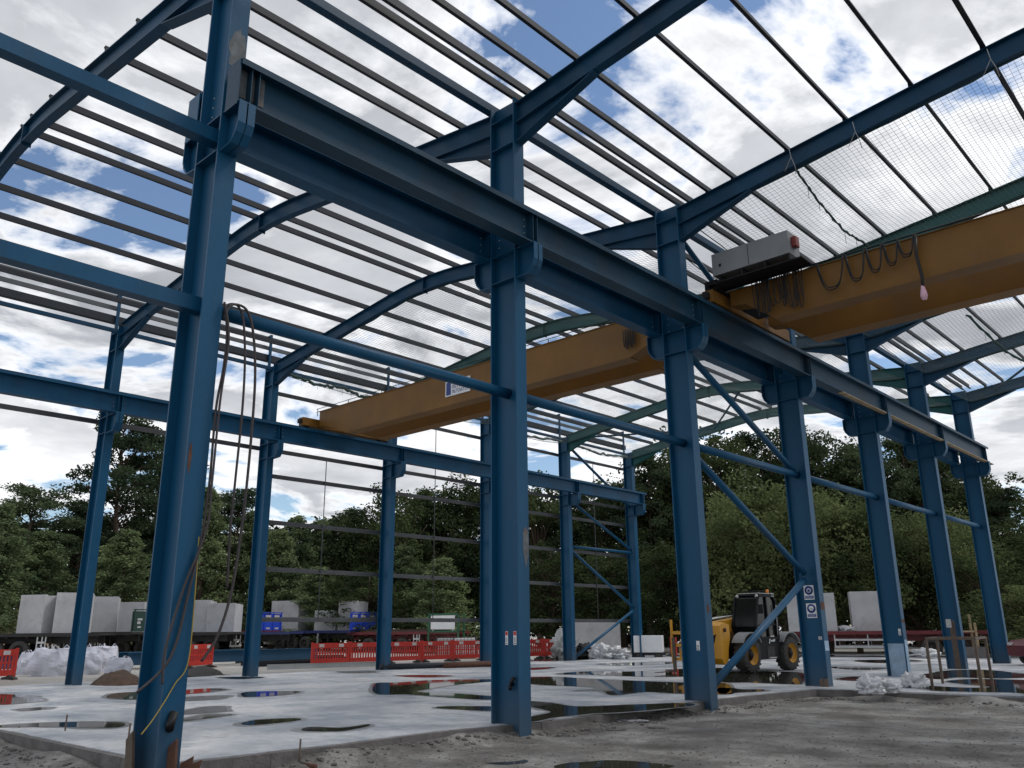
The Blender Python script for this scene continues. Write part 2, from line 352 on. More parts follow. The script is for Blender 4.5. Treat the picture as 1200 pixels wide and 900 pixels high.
def grid(xs, ys, hf):
    m = MB(); v = [(x, y, hf(x, y)) for y in ys for x in xs]; nx = len(xs)
    f = [(j*nx+i, j*nx+i+1, (j+1)*nx+i+1, (j+1)*nx+i) for j in range(len(ys)-1) for i in range(nx-1)]
    return m.add(v, f, True)
def axis_pts(lo, a, b, hi, st):
    p = [lo, lo*.6+a*.4, lo*.35+a*.65, lo*.15+a*.85]; n = int((b-a)/st)
    p += [a+(b-a)*i/n for i in range(n+1)]; p += [hi*.15+b*.85, hi*.35+b*.65, hi*.6+b*.4, hi]; return p
def fine(ax, a, b, st):
    lo = [p for p in ax if p < a]; hi = [p for p in ax if p > b]; n = int((b-a)/st); return lo+[a+(b-a)*i/n for i in range(n+1)]+hi
g = grid(fine(axis_pts(-600, -62, 20, 600, .5), -1.3, 7, .11), fine(axis_pts(-400, -8, 64, 800, .5), -1.5, 18, .11), lambda x, y: gh(x, y))
# keep the ground under the slab well below it
g.v = [(x, y, (-.34 if (-19.2 < x < 22 and ((x < -.95 and y > .9 and y < 40) or (x >= -.95 and 17.6 < y < 40))) else z)) for x, y, z in g.v]
tag(g.build('ground', 'ground', fix=False), kind='structure')

slab_poly = [(-.66, .30), (-8.8, .32), (-19.9, .3), (-19.9, 15), (-20.1, 44), (-8, 46), (22, 42), (22, 17.2), (.9, 17.2), (.02, 16.9), (-.30, 14), (-.42, 10), (-.30, 6.6), (-.62, 4.6), (-.55, 2.4)]
def rough_edge(poly, step=.25, amp=.035):
    out = []
    for i in range(len(poly)):
        a = Vector(poly[i]); b = Vector(poly[(i+1) % len(poly)]); n = max(1, int((b-a).length/step)) if (b-a).length < 22 else 4
        for k in range(n):
            p = a.lerp(b, k/n); q = noise.noise(Vector((p.x*1.3, p.y*1.3, 5)))*amp+noise.noise(Vector((p.x*5, p.y*5, 2)))*amp*.5
            out.append((p.x+q, p.y+q))
    return out
sp_ = rough_edge(slab_poly)
tag(MB().prism(sp_, 'z', -.345, 0).build('concrete_slab', 'slab'), kind='structure')
# dark weathered edge beam of the slab: short strips standing 3 mm proud of the slab side
def edge_strip(pts, z0, z1, th):
    m = MB()
    for a, b in zip(pts, pts[1:]):
        a = Vector((*a, 0)); b = Vector((*b, 0)); n = 8
        for k in range(n):
            p = a.lerp(b, k/n); q = a.lerp(b, (k+1)/n); j = noise.noise(p*3)*.02
            m.bar((p.x, p.y, (z0+z1)/2+j*.3), (q.x, q.y, (z0+z1)/2+j*.3), th+j, z1-z0)
    return m
tag(edge_strip([(-19.9, .25), (-8.8, .27), (-.62, .25)], -.33, -.012, .12).build('slab_edge', 'concrete_d'), kind='structure')
tag(edge_strip([(-.6, .3), (-.5, 2.4), (-.57, 4.6), (-.25, 6.6), (-.37, 10), (-.25, 14), (.05, 16.88), (.9, 17.17)], -.33, -.01, .16).build('slab_edge', 'concrete_d'), kind='structure')
tag(edge_strip([(.9, 17.16), (10, 17.16), (22, 17.16)], -.33, -.03, .10).build('slab_edge', 'concrete_d'), kind='structure')

# ---- puddles: flat sheets of standing water traced where they lie on the slab
def smooth_poly(pts, sub=5, jit=.03):
    out = []; n = len(pts)
    for i in range(n):
        p0, p1, p2, p3 = [Vector(pts[(i+k-1) % n]) for k in range(4)]
        for k in range(sub):
            t = k/sub; q = .5*((2*p1)+(-p0+p2)*t+(2*p0-5*p1+4*p2-p3)*t*t+(-p0+3*p1-3*p2+p3)*t**3)
            out.append((q.x+noise.noise(Vector((q.x*2, q.y*2, 1)))*jit, q.y+noise.noise(Vector((q.x*2, q.y*2, 7)))*jit))
    return out
PUD = [
 [(-20, 814), (35, 815), (45, 818), (52, 821), (30, 824), (-20, 826)],
 [(-20, 852), (60, 847), (130, 846), (147, 849), (130, 853), (60, 852)],
 [(125, 818), (140, 812), (200, 810), (240, 807), (266, 808), (240, 812), (190, 816), (160, 820)],
 [(200, 818), (262, 815), (267, 817), (250, 820), (200, 822)],
 [(205, 836), (235, 829), (262, 828), (265, 831), (262, 834), (222, 837)],
 [(210, 845), (235, 838), (262, 837), (272, 838), (245, 842), (220, 845)],
 [(283, 815), (290, 811), (345, 810), (348, 812), (330, 815), (290, 817)],
 [(283, 848), (300, 844), (345, 842), (351, 844), (330, 847), (295, 850)],
 [(353, 855), (365, 852), (400, 853), (432, 849), (428, 852), (400, 857), (360, 857)],
 [(440, 801), (467, 800), (510, 797), (576, 796), (640, 793), (700, 796), (797, 800), (850, 801), (850, 813), (797, 813), (757, 811), (718, 815), (703, 809), (672, 810), (700, 806), (640, 803), (600, 800), (576, 799), (530, 803), (500, 808), (489, 811), (535, 813), (576, 816), (620, 818), (576, 820), (530, 818), (480, 814), (440, 813)],
 [(512, 830), (520, 828), (576, 828), (600, 830), (576, 833), (545, 832)],
 [(615, 822), (647, 824), (677, 828), (740, 826), (800, 824), (812, 827), (740, 834), (700, 836), (677, 838), (650, 841), (622, 846), (615, 842), (632, 838), (645, 834), (622, 828)],
 [(462, 792), (500, 791), (530, 792), (500, 794)],
 [(615, 783), (650, 782), (640, 784), (622, 785)],
 [(650, 790), (687, 787), (740, 787), (797, 784), (850, 783), (850, 791), (797, 793), (750, 793), (700, 791)],
 [(843, 790), (870, 787), (935, 788), (945, 795), (942, 802), (880, 800), (845, 799)],
 [(843, 806), (870, 808), (893, 808), (894, 810), (860, 812), (843, 813)],
 [(980, 796), (1000, 793), (1020, 794), (1005, 798)],
 [(970, 782), (1010, 781), (1042, 783), (1010, 785)],
 [(1067, 793), (1085, 790), (1110, 786), (1150, 785), (1195, 789), (1215, 793), (1170, 795), (1120, 794), (1100, 796)],
 [(1110, 799), (1140, 796), (1200, 797), (1230, 800), (1230, 815), (1190, 812), (1150, 811), (1090, 809), (1085, 804), (1130, 806), (1160, 805)],
 [(590, 773), (640, 771), (700, 772), (640, 775)], [(255, 794), (290, 793), (310, 794), (280, 796)], [(395, 787), (430, 786), (440, 788), (410, 789)],
 [(20, 831), (50, 829), (55, 831), (30, 833)], [(700, 778), (760, 776), (790, 777), (740, 780)], [(1000, 774), (1060, 773), (1080, 775), (1030, 777)],
]
def grow(poly, k):
    cx = sum(p[0] for p in poly)/len(poly); cy = sum(p[1] for p in poly)/len(poly); n = len(poly); out = []
    ar = sum(poly[i][0]*poly[(i+1) % n][1]-poly[(i+1) % n][0]*poly[i][1] for i in range(n))
    for i in range(n):
        a = Vector(poly[i-1]); b = Vector(poly[(i+1) % n]); t_ = (b-a)
        if t_.length < 1e-6: out.append(poly[i]); continue
        t_.normalize(); nn = Vector((t_.y, -t_.x))*(1 if ar > 0 else -1); q = Vector(poly[i]); kk = k*(.5+1.3*abs(noise.noise(Vector((q.x*1.1, q.y*1.1, 3))))+.5*noise.noise(Vector((q.x*4, q.y*4, 8))))
        out.append((q.x+nn.x*kk, q.y+nn.y*kk))
    return out
for i, pp in enumerate(PUD):
    poly = smooth_poly([tuple(onz(u, v)[:2]) for u, v in pp])
    g_ = grow(poly, .16); tri = tessellate_polygon([[Vector((*p, 0)) for p in g_]])
    tag(MB().add([(x, y, .0022) for x, y in g_], [tuple(t) for t in tri]).build('damp_patch', 'damp'), kind='structure')
    tri = tessellate_polygon([[Vector((*p, 0)) for p in poly]])
    m = MB(); m.add([(x, y, .005) for x, y in poly], [tuple(t) for t in tri]); o = m.build('puddle', 'water')
    for p in o.data.polygons:
        pass
    tag(o, kind='structure')
for pp in ([(650, 897), (690, 890), (735, 888), (760, 893), (790, 896), (760, 903), (700, 899), (670, 903)], [(560, 893), (600, 889), (620, 893), (590, 897)]):
    poly = smooth_poly([tuple(onz(u, v, -.2)[:2]) for u, v in pp]); z = max(gh(x, y) for x, y in poly)-.012
    tri = tessellate_polygon([[Vector((*p, 0)) for p in poly]])
    tag(MB().add([(x, y, z) for x, y in poly], [tuple(t) for t in tri]).build('puddle', 'water'), kind='structure')

# ================================================================== STEEL FRAME
W, D, DA, BW = 18.26, .645, .6, .28
XB0, XB1 = -D, 0.0            # middle row column faces
XA0, XA1 = -W-DA, -W          # far row column faces
RIDL, RIDR, SL = -9.6, 8.9, .124
def zt(x):
    a = 1.7
    def roof(d, r):          # d: distance from the column face, r: distance of the ridge; the bend at the ridge is rounded
        e = r-d
        return 11.6+SL*d if e > a else 11.6+SL*(2*r-d) if e < -a else 11.6+SL*(r-a/2-e*e/(2*a))
    if x <= XB0: return roof(XB0-x, XB0-RIDL)
    if x >= 0: return roof(x, RIDR)
    return 11.6
def I_vert(m, x0, x1, y, z0, z1, bw=BW, tf=.028, tw=.016):
    m.box(x0, x0+tf, y-bw/2, y+bw/2, z0, z1); m.box(x1-tf, x1, y-bw/2, y+bw/2, z0, z1); m.box(x0+tf, x1-tf, y-tw/2, y+tw/2, z0, z1)
def bolts(m, pts, axis, r=.018, h=.02):
    for p in pts: m.lathe([(r, 0), (r, h)], p, axis, 6)
ROWN = {'B': 'middle row', 'A': 'far row'}
def column(k, row):
    y = FY(k); x0, x1 = (XB0, XB1) if row == 'B' else (XA0, XA1); xc = (x0+x1)/2
    root = empty('steel_column', (xc, y, 0))
    if row == 'B': lab = f'blue steel column, {ORD[k-1]} from the left in the near row of columns'
    else: lab = f'blue steel column, {ORD[k-2]} from the left in the far row of columns'
    tag(root, lab, 'column', 'blue steel columns of the hall')
    X = lambda x: x-xc
    top = 11.72 if row == 'B' else 11.55
    m = MB(); I_vert(m, X(x0), X(x1), 0, -.33 if row == 'B' else 0.0, top)
    m.build('shaft', 'blue', root)
    # web stiffeners at haunch and bracket level
    s_ = MB()
    for z in (7.84, 8.39, 10.72, 11.35):
        for sy in (-1, 1): s_.box(X(x0)+.03, X(x1)-.03, min(sy*.009, sy*BW/2.05), max(sy*.009, sy*BW/2.05), z-.008, z+.008)
    s_.build('stiffener', 'blue', root)
    # crane brackets
    def bracket(sx, xf, ln):
        b = MB(); s = sx
        poly = [(xf, 8.4), (xf+s*ln, 8.4), (xf+s*ln, 8.08), (xf+s*(ln-.05), 7.95), (xf+s*(ln-.16), 7.82), (xf, 7.80)]
        b.prism([(X(p), z) for p, z in poly], 'y', -.01, .01)
        path = poly[1:]
        for a, c in zip(path, path[1:]):
            dx, dz = c[0]-a[0], c[1]-a[1]
            b.bar((X(a[0]), 0, a[1]), (X(c[0]), 0, c[1]), .24, .02, (0, 1, 0)) if False else b.add(
                [(X(a[0]), -.12, a[1]), (X(a[0]), .12, a[1]), (X(c[0]), .12, c[1]), (X(c[0]), -.12, c[1])] +
                [(X(a[0])-s*.02, -.12, a[1]+.018), (X(a[0])-s*.02, .12, a[1]+.018), (X(c[0])-s*.02, .12, c[1]+.018), (X(c[0])-s*.02, -.12, c[1]+.018)],
                [(0, 1, 2, 3), (7, 6, 5, 4), (0, 4, 5, 1), (1, 5, 6, 2), (2, 6, 7, 3), (3, 7, 4, 0)])
        b.box(min(X(xf), X(xf+s*ln)), max(X(xf), X(xf+s*ln)), -.125, .125, 8.40, 8.415)
        b.build('crane_bracket', 'blue', root)
    if row == 'B':
        bracket(1, x1, .46); bracket(-1, x0, .46)
    else: bracket(1, x1, .66)
    # knee plate and parapet post
    if row == 'A':
        p = MB(); p.box(X(x0)-.02-.0, X(x0)+.05, -.05, .05, 11.56, 12.92); p.box(X(x0)-.16, X(x0)-.025, -.05, .05, 12.86, 12.90); p.build('parapet_post', 'blue_raft', root)
    bp = MB(); zb = -.33 if row == 'B' else 0
    bp.box(X(x0)-.08, X(x1)+.08, -.22, .22, zb, zb+.03)
    if row == 'B': bp.build('base_plate', 'blue', root)
    bo = MB()
    bolts(bo, [(X(xf), yy, z) for xf in (x0+.09, x1-.09) for yy in (.0,) for z in (0,)], 'z') if False else None
    for z in (8.46, 8.62, 8.78, 8.94):
        for xx in (X(x0)+.12, X(x1)-.12): bo.lathe([(.014, 0), (.014, .012)], (xx, -.021, z), 'y', 6)
    bo.build('sky_dot_row', 'bolt', root)  # pale discs on the web paint in sky glimpsed through its holes
    return root
colB = {k: column(k, 'B') for k in range(1, 8)}
colA = {k: column(k, 'A') for k in range(2, 8)}
# marks and wear on single columns
o = MB().box(-.245, .245, -.0125, -.0095, -.02, .98).build('bare_patch', 'whitewash', colB[5])
MB().box(.3235, .3265, -.12, .12, .05, 1.1).build('bare_patch', 'whitewash', colB[5])
MB().box(.3235, .3265, -.13, .13, 1.62, 1.72).build('rust_patch', 'rust', colB[5])
MB().box(.3235, .3265, -.13, .13, 1.95, 2.15).build('rust_patch', 'rust', colB[4])
MB().box(.3235, .3265, -.13, .13, .9, 1.15).build('bare_patch', 'whitewash', colB[4])
def blotch(par, cy, cz, ry, rz, mt, name, seed):
    pts = [(cy+ry*math.cos(a)*(1+.45*noise.noise(Vector((math.cos(a)*2, math.sin(a)*2, seed)))), cz+rz*math.sin(a)*(1+.5*noise.noise(Vector((math.cos(a)*2.5, math.sin(a)*2.5, seed+5))))) for a in [2*PI*i/26 for i in range(26)]]
    MB().prism([(max(-.135, min(.135, y)), z) for y, z in pts], 'x', .3232, .3255).build(name, mt, par)
blotch(colB[1], .0, 9.45, .13, .34, 'patch', 'worn_patch', 1); blotch(colB[1], -.1, 3.55, .022, .17, 'rust', 'rust_patch', 2)
blotch(colB[2], .06, 2.9, .08, .3, 'patch', 'worn_patch', 8); blotch(colB[3], .0, 1.9, .05, .1, 'rust', 'rust_patch', 14)
MB().box(-.08, .12, -.0125, -.0095, .0, 1.7).build('bare_patch', 'frame_br', colB[6])
MB().box(-.18, .0, -.016, -.0125, 1.45, 1.75).build('plate', 'silver', colB[6])
def sticker(kcol, x, z, w_, h_, red=True):
    m = MB().box(x-w_/2, x+w_/2, -.0125, -.0095, z-h_/2, z+h_/2).build('sticker', 'white', colB[kcol])
    if red: MB().box(x-w_/2+.005, x+w_/2-.005, -.0145, -.0128, z+h_*.2, z+h_/2-.005).build('mark', 'signred', m)
    t = MB()
    for i in range(4): t.box(x-w_/2+.012, x+w_/2-.012-(i % 2)*.01, -.0145, -.0128, z-h_/2+.012+i*.03, z-h_/2+.024+i*.03)
    t.build('lettering', 'blackm', m)
sticker(2, -.075, 1.36, .06, .22); sticker(2, .115, 1.36, .07, .22); sticker(3, .02, 1.13, .08, .20, False); sticker(5, .18, 1.33, .08, .2, False)
sticker(4, .17, 1.22, .09, .09, False)
m = MB().tube([(.06, -.03, .62), (.09, -.09, .66), (.12, -.05, .74)], .035, 8).tube([(.02, -.04, .55), (.07, -.1, .6)], .03, 8); m.build('cable_gland', 'black', colB[2])
MB().tube([(.335, -.02, .45), (.40, -.05, .5), (.36, 0, .62)], .05, 8).build('cable_gland', 'black', colB[1])

def I_y(m, xc, y0, y1, z0, z1, bw, tf, tw):      # I section running along y
    m.box(xc-bw/2, xc+bw/2, y0, y1, z0, z0+tf); m.box(xc-bw/2, xc+bw/2, y0, y1, z1-tf, z1); m.box(xc-tw/2, xc+tw/2, y0, y1, z0+tf, z1-tf)
def crane_beam(name_lab, xc, y0, y1, paint, bw=.30, plates=True, ztop=9.07):
    root = empty('crane_rail_beam', (xc, y0, 8.42)); tag(root, name_lab, 'crane beam', 'crane rail beams')
    Z = lambda z: z-8.42; ln = y1-y0
    m = MB(); I_y(m, 0, 0, ln, Z(8.42), Z(ztop), bw, .025, .014)
    m.build('girder', paint, root)
    c = MB(); c.box(-bw/2-.03, bw/2+.03, 0, ln, Z(ztop)+.002, Z(ztop)+.02); c.box(-bw/2-.03, -bw/2-.018, 0, ln, Z(ztop)-.075, Z(ztop)+.001); c.box(bw/2+.018, bw/2+.03, 0, ln, Z(ztop)-.075, Z(ztop)+.001)
    c.build('channel_cap', paint, root)
    r = MB(); r.box(-.03, .03, .02, ln-.02, Z(ztop)+.022, Z(ztop)+.075); r.build('rail', 'galv_dark', root)
    s = MB()
    for k in range(1, 8):
        yy = FY(k)-y0
        if -.5 < yy < ln+.2:
            for sx in (-1, 1):
                for dy in (-.06, .06): s.box(min(sx*.009, sx*bw/2.02), max(sx*.009, sx*bw/2.02), yy+dy-.006+(.12 if k == 1 else 0), yy+dy+.006+(.12 if k == 1 else 0), Z(8.447), Z(ztop-.027))
    s.build('stiffener', paint, root)
    b = MB()
    for k in range(2, 8):
        yy = FY(k)-y0
        if yy < ln-.2:
            for dy in (-.17, .17):
                for z in (8.62, 8.76, 8.90): b.lathe([(.012, 0), (.012, .012)], (.0075, yy+dy, Z(z)), 'x', 6)
    b.build('sky_dot_row', 'bolt', root)  # pale discs along the beam, painted in for sky behind open holes
    e = MB(); e.box(-.16, .16, -.022, -.002, Z(8.36), Z(ztop+.01)); e.build('end_plate', paint, root)
    return root
nearbeam = crane_beam('nearer of the two long crane beams on the near row of columns, greyish blue', .25, -.12, 36.35, 'blue_top')
crane_beam('crane beam on the left face of the near row of columns, shadowed deep blue', -.895, -.12, 36.3, 'blue')
crane_beam('crane beam running along the inner face of the far row of columns', -17.8, .2, 36.35, 'blue')
MB().box(.009, .016, .05, .45, .16, .6).build('splice_patch', 'patch', nearbeam)
tag(MB().box(.26, .42, 20.2, 36.9, 8.385, 8.415).build('timber_plank', 'wood'), 'long weathered timber plank fixed along the underside of the nearer crane beam', 'plank')

# rafters
def rafter(k, side):
    y = FY(k); root = empty('roof_rafter', (0, y, 11.6))
    nm = 'left' if side == 'L' else 'right'
    tag(root, f'blue steel rafter of the {nm} roof bay, {ORD[k-1]} counted from the front', 'rafter', 'cranked roof rafters')
    H, bw, tf, tw = .46, .20, .02, .012; Z = 11.6
    if side == 'L': xs = [XB0-.004]+[RIDL+1.7-i*.34 for i in range(11)]+[XA1+.004]
    else: xs = [.004]+[RIDR-1.7+i*.34 for i in range(11)]+[W-.0]
    m = MB()
    for a, b in zip(xs, xs[1:]):
        za, zb = zt(a)-Z, zt(b)-Z
        def quad(t0, t1, w2):
            m.add([(a, -w2, za-t0), (b, -w2, zb-t0), (b, w2, zb-t0), (a, w2, za-t0), (a, -w2, za-t1), (b, -w2, zb-t1), (b, w2, zb-t1), (a, w2, za-t1)],
                  [(0, 1, 2, 3), (7, 6, 5, 4), (0, 4, 5, 1), (1, 5, 6, 2), (2, 6, 7, 3), (3, 7, 4, 0)])
        quad(0, tf, bw/2); quad(H-tf, H, bw/2); quad(tf, H-tf, tw/2)
    # splice plates
    xr = RIDL if side == 'L' else RIDR
    m.box(xr-.015, xr+.015, -.11, .11, zt(xr)-Z-H-.06, zt(xr)-Z-.01)
    rm = 'teal' if (side, k) in (('L', 4), ('L', 6), ('L', 7), ('R', 4)) else 'blue_raft'
    m.build('beam', rm, root)
    ends = [(xs[0], -1 if side == 'L' else 1), (xs[-1], 1 if side == 'L' else -1)]
    for xe, s in ends:
        h = MB(); ln = 1.95; xo_ = xe+s*ln
        z0 = zt(xe)-Z-H-.003; z1 = zt(xo_)-Z-H-.003; zl = 10.72-Z
        h.prism([(xe, z0), (xo_, z1), (xe, zl)], 'y', -.006, .006)
        h.add([(xe, -bw/2, zl), (xo_, -bw/2, z1-.004), (xo_, bw/2, z1-.004), (xe, bw/2, zl), (xe, -bw/2, zl-.02), (xo_, -bw/2, z1-.024), (xo_, bw/2, z1-.024), (xe, bw/2, zl-.02)],
              [(0, 1, 2, 3), (7, 6, 5, 4), (0, 4, 5, 1), (1, 5, 6, 2), (2, 6, 7, 3), (3, 7, 4, 0)])
        h.build('haunch', rm, root)
        if side == 'R': break
    c = MB()
    for xp in (PL if side == 'L' else PR):
        c.box(xp-.05, xp-.035, -.05, .05, zt(xp)-Z+.002, zt(xp)-Z+.15)
    c.build('purlin_cleat', 'blue_raft', root)
    return root
PL = [-1.62, -2.34, -3.8, -5.22, -6.7, -8.2, -9.38, -9.98, -11.4, -12.7, -14.03, -15.4, -16.9]
PR = [.82, 1.52, 2.9, 4.27, 5.68, 7.08, 8.5, 9.3, 10.7, 12.1]
for k in range(1, 8): rafter(k, 'L')
for k in range(1, 8): rafter(k, 'R')

# purlins: thin zed sections, one run the length of the roof
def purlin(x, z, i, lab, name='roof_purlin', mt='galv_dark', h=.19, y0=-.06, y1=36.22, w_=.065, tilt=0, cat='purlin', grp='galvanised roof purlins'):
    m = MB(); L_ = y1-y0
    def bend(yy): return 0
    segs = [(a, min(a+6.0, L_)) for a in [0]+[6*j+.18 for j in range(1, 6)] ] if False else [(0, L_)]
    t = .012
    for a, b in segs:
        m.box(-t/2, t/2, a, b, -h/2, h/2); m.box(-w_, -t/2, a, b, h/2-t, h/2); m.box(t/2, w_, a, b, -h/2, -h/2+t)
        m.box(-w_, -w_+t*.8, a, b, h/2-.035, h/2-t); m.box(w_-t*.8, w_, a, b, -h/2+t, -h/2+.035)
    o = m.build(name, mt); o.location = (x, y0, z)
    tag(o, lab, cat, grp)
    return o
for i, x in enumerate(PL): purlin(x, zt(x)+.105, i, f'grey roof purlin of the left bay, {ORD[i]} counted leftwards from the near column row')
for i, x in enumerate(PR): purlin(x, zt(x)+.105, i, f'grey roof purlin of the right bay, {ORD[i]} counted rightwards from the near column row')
tag(MB().box(-.80, -.63, .1, 36.1, 11.68, 11.85).build('valley_beam', 'blue_raft'), 'thick dark blue box beam beside the near row of column heads, left side', 'beam')
purlin(-.17, 11.92, 0, 'left one of the close pair of purlins over the near row of column heads', h=.22)
purlin(.12, 11.92, 0, 'right one of the close pair of purlins over the near row of column heads', h=.22)

# parapet rails and side rails on the far row
for nm, z, h in (('uppermost parapet rail on the small posts above the far row of columns', 12.80, .17), ('middle parapet rail on the small posts above the far row of columns', 12.40, .17)):
    purlin(-19.0, z, 0, nm, 'parapet_rail', 'galv', h, cat='rail', grp='parapet rails above the far columns', y0=-.4)
tag(MB().box(-19.12, -18.9, -.4, 36.3, 11.84, 12.10).build('gutter_beam', 'galv_dark'), 'thick grey gutter rail just above the heads of the far columns', 'rail')
tag(MB().box(-18.62, -18.5, -.3, 36.0, 11.38, 11.50).build('eaves_tie', 'blue_raft'), 'thin blue eaves tie joining the heads of the far columns', 'tie')
def side_rail(z, lab, y0, y1):
    m = MB(); h = .17
    m.box(-.004, .004, 0, y1-y0, -h/2, h/2); m.box(-.06, -.004, 0, y1-y0, h/2-.006, h/2); m.box(.004, .06, 0, y1-y0, -h/2, -h/2+.006)
    m.box(.055, .061, 0, y1-y0, -h/2+.006, -h/2+.03)
    o = m.build('side_rail', 'galv'); o.location = (-18.97, y0, z); tag(o, lab, 'rail', 'galvanised side rails on the far columns')
side_rail(1.95, 'lowest grey side rail across the far columns, just above barrier height', 12.16, 36.2)
side_rail(3.78, 'grey side rail second from the bottom across the far columns', 12.16, 36.2)
side_rail(5.53, 'grey side rail third from the bottom across the far columns', 12.16, 36.2)
side_rail(7.30, 'grey side rail under the crane beam line across the far columns', 12.16, 36.2)
side_rail(8.30, 'long side rail just below the far crane beam, running out of the left edge', -.4, 36.2)
side_rail(10.62, 'short grey side rail high above the far crane beam', 12.16, 36.2)
for i, y in enumerate((15, 21, 27, 33)):
    z1 = [8.28, 12.3, 8.28, 10.6][i]
    m = MB().tube([(-18.93, y, 2.03), (-18.93, y, z1)], .02, 6).build('sag_rod', 'galv')
    tag(m, f'thin vertical sag rod, {ORD[i]} from the left, hanging between the far columns', 'rod', 'sag rods between the far columns')

# ties on the near row
def round_bar(name, p, q, r, lab, cat, grp=None, mt='blue', sq=False):
    m = MB(); p = Vector(p); q = Vector(q); o_ = p.copy()
    if sq: m.bar(p-o_, q-o_, 2*r, 2*r)
    else: m.tube([p-o_, q-o_], r, 14)
    o = m.build(name, mt); o.location = o_; tag(o, lab, cat, grp); d = (q-p).normalized()
    g_ = MB()
    for e, s in ((p, 1), (q, -1)):
        c = e-o_+d*s*.09; g_.box(c.x-.006, c.x+.006, c.y-.13, c.y+.13, c.z-.10, c.z+.10) if abs(d.x) < .3 else None
    if g_.v: g_.build('gusset', mt, o)
    return o
round_bar('column_tie', (-.32, -6, 8.17), (-.32, -.01, 8.17), .10, 'upper blue tie running out of the left edge from the nearest column', 'tie', 'horizontal ties of the near row', sq=True)
round_bar('column_tie', (-.32, -6, 5.64), (-.32, -.01, 5.64), .10, 'lower blue tie running out of the left edge from the nearest column', 'tie', 'horizontal ties of the near row', sq=True)
BT = ['between the nearest column and the big one in the middle', 'right of the big middle column', 'above the diagonal braces', 'right of the braced bay', 'second from the far right end', 'at the far right end']
for k in range(1, 7):
    round_bar('column_tie', (-.32, FY(k)+.01, 5.64), (-.32, FY(k+1)-.01, 5.64), .095, f'horizontal blue tube tie {BT[k-1]}', 'tie', 'horizontal ties of the near row')
BR = [((-.32, 12.3, 8.02), (-.32, 17.75, 5.74), 'upper'), ((-.32, 12.3, 5.46), (-.32, 17.75, 2.92), 'middle'), ((-.32, 17.72, 2.72), (-.32, 12.3, .18), 'lowest'), ((-.32, 12.2, 11.2), (-.32, 17.6, 8.6), 'topmost')]
for p, q, n_ in BR: round_bar('diagonal_brace', p, q, .085 if n_ != 'topmost' else .07, f'{n_} blue diagonal tube brace between the third and fourth near columns', 'brace', 'diagonal braces of the near row')
BR = [((-18.5, 30.3, 11.1), (-18.5, 35.8, 8.3), 'topmost'), ((-18.5, 30.3, 8.15), (-18.5, 35.75, 5.85), 'upper'), ((-18.5, 30.2, 5.7), (-18.5, 35.8, 5.7), 'level'), ((-18.5, 30.3, 5.5), (-18.5, 35.75, 2.65), 'middle'), ((-18.5, 35.7, 2.5), (-18.5, 30.3, .12), 'lowest')]
for p, q, n_ in BR: round_bar('diagonal_brace', p, q, .075, f'{n_} blue tube brace between the last two far columns', 'brace', 'tube braces of the far row')
# roof bracing in the last bay
for (a, b, n_) in (((-17.6, 30.2), (-12.8, 35.8), 'leftmost'), ((-8.0, 30.2), (-12.6, 35.8), 'second from left'), ((-7.8, 30.2), (-3.2, 35.8), 'third from left'), ((1.2, 35.8), (5.6, 30.2), 'second from right'), ((5.8, 30.2), (10.4, 35.8), 'rightmost')):
    round_bar('roof_brace', (a[0], a[1], zt(a[0])-.3), (b[0], b[1], zt(b[0])-.3), .05, f'thin diagonal roof brace in the last bay, {n_}', 'brace', 'roof braces in the last bay', 'blue_raft')

# ================================================================== CRANES
def crane(x0, x1, yc0, lab, right, zb, ztp, gap, xt):
    root = empty('overhead_crane', (x0, yc0, 9.14)); tag(root, lab, 'crane', 'yellow overhead cranes')
    ln = x1-x0; Z = lambda z: z-9.14
    for j, dy in enumerate((0.0, gap)):
        m = MB(); e = .0
        # box girder tapering up at both ends to sit on the end carriages
        poly = [(.55, Z(ztp)), (.55, Z(9.22)), (.95, Z(9.16)), (xt, Z(zb)), (ln-2.2, Z(zb)), (ln-1.0, Z(9.16)), (ln-.45, Z(9.22)), (ln-.45, Z(ztp))]
        m.prism(poly, 'y', dy+.03, dy+.45)
        m.build('box_girder', 'yellow', root)
        f = MB(); f.box(.5, ln-.4, dy, dy+.48, Z(ztp)+.002, Z(ztp)+.02); f.box(xt, ln-2.2, dy, dy+.48, Z(zb)-.02, Z(zb)-.002); f.build('flange', 'yellow', root)
        r = MB().box(.9, ln-.9, dy+.21, dy+.27, Z(ztp)+.022, Z(ztp)+.07); r.build('rail', 'galv_dark', root)
    for xe in (.12, ln-.38) :
        m = MB().box(xe, xe+.30, -.62, 3.6, Z(9.20), Z(9.52)); c = m.build('end_carriage', 'yellow', root, .012)
        for yy in (-.35, 3.2):
            wmb = MB().lathe([(.04, -.05), (.155, -.05), (.155, .05), (.04, .05)], (xe+.15, yy, Z(9.20)+.1), 'x', 20); wmb.build('wheel', 'galv_dark', c)
        b = MB(); b.box(xe+.08, xe+.22, -.74, -.625, Z(9.28), Z(9.44)); b.box(xe+.08, xe+.22, 3.605, 3.72, Z(9.28), Z(9.44)); b.build('buffer', 'black', c)
    return root, Z, ln
lc, Z, ln = crane(-18.1, -.6, 13.58, 'yellow double girder crane spanning the left bay with a small white panel', False, 8.70, 9.80, 1.45, 2.3)
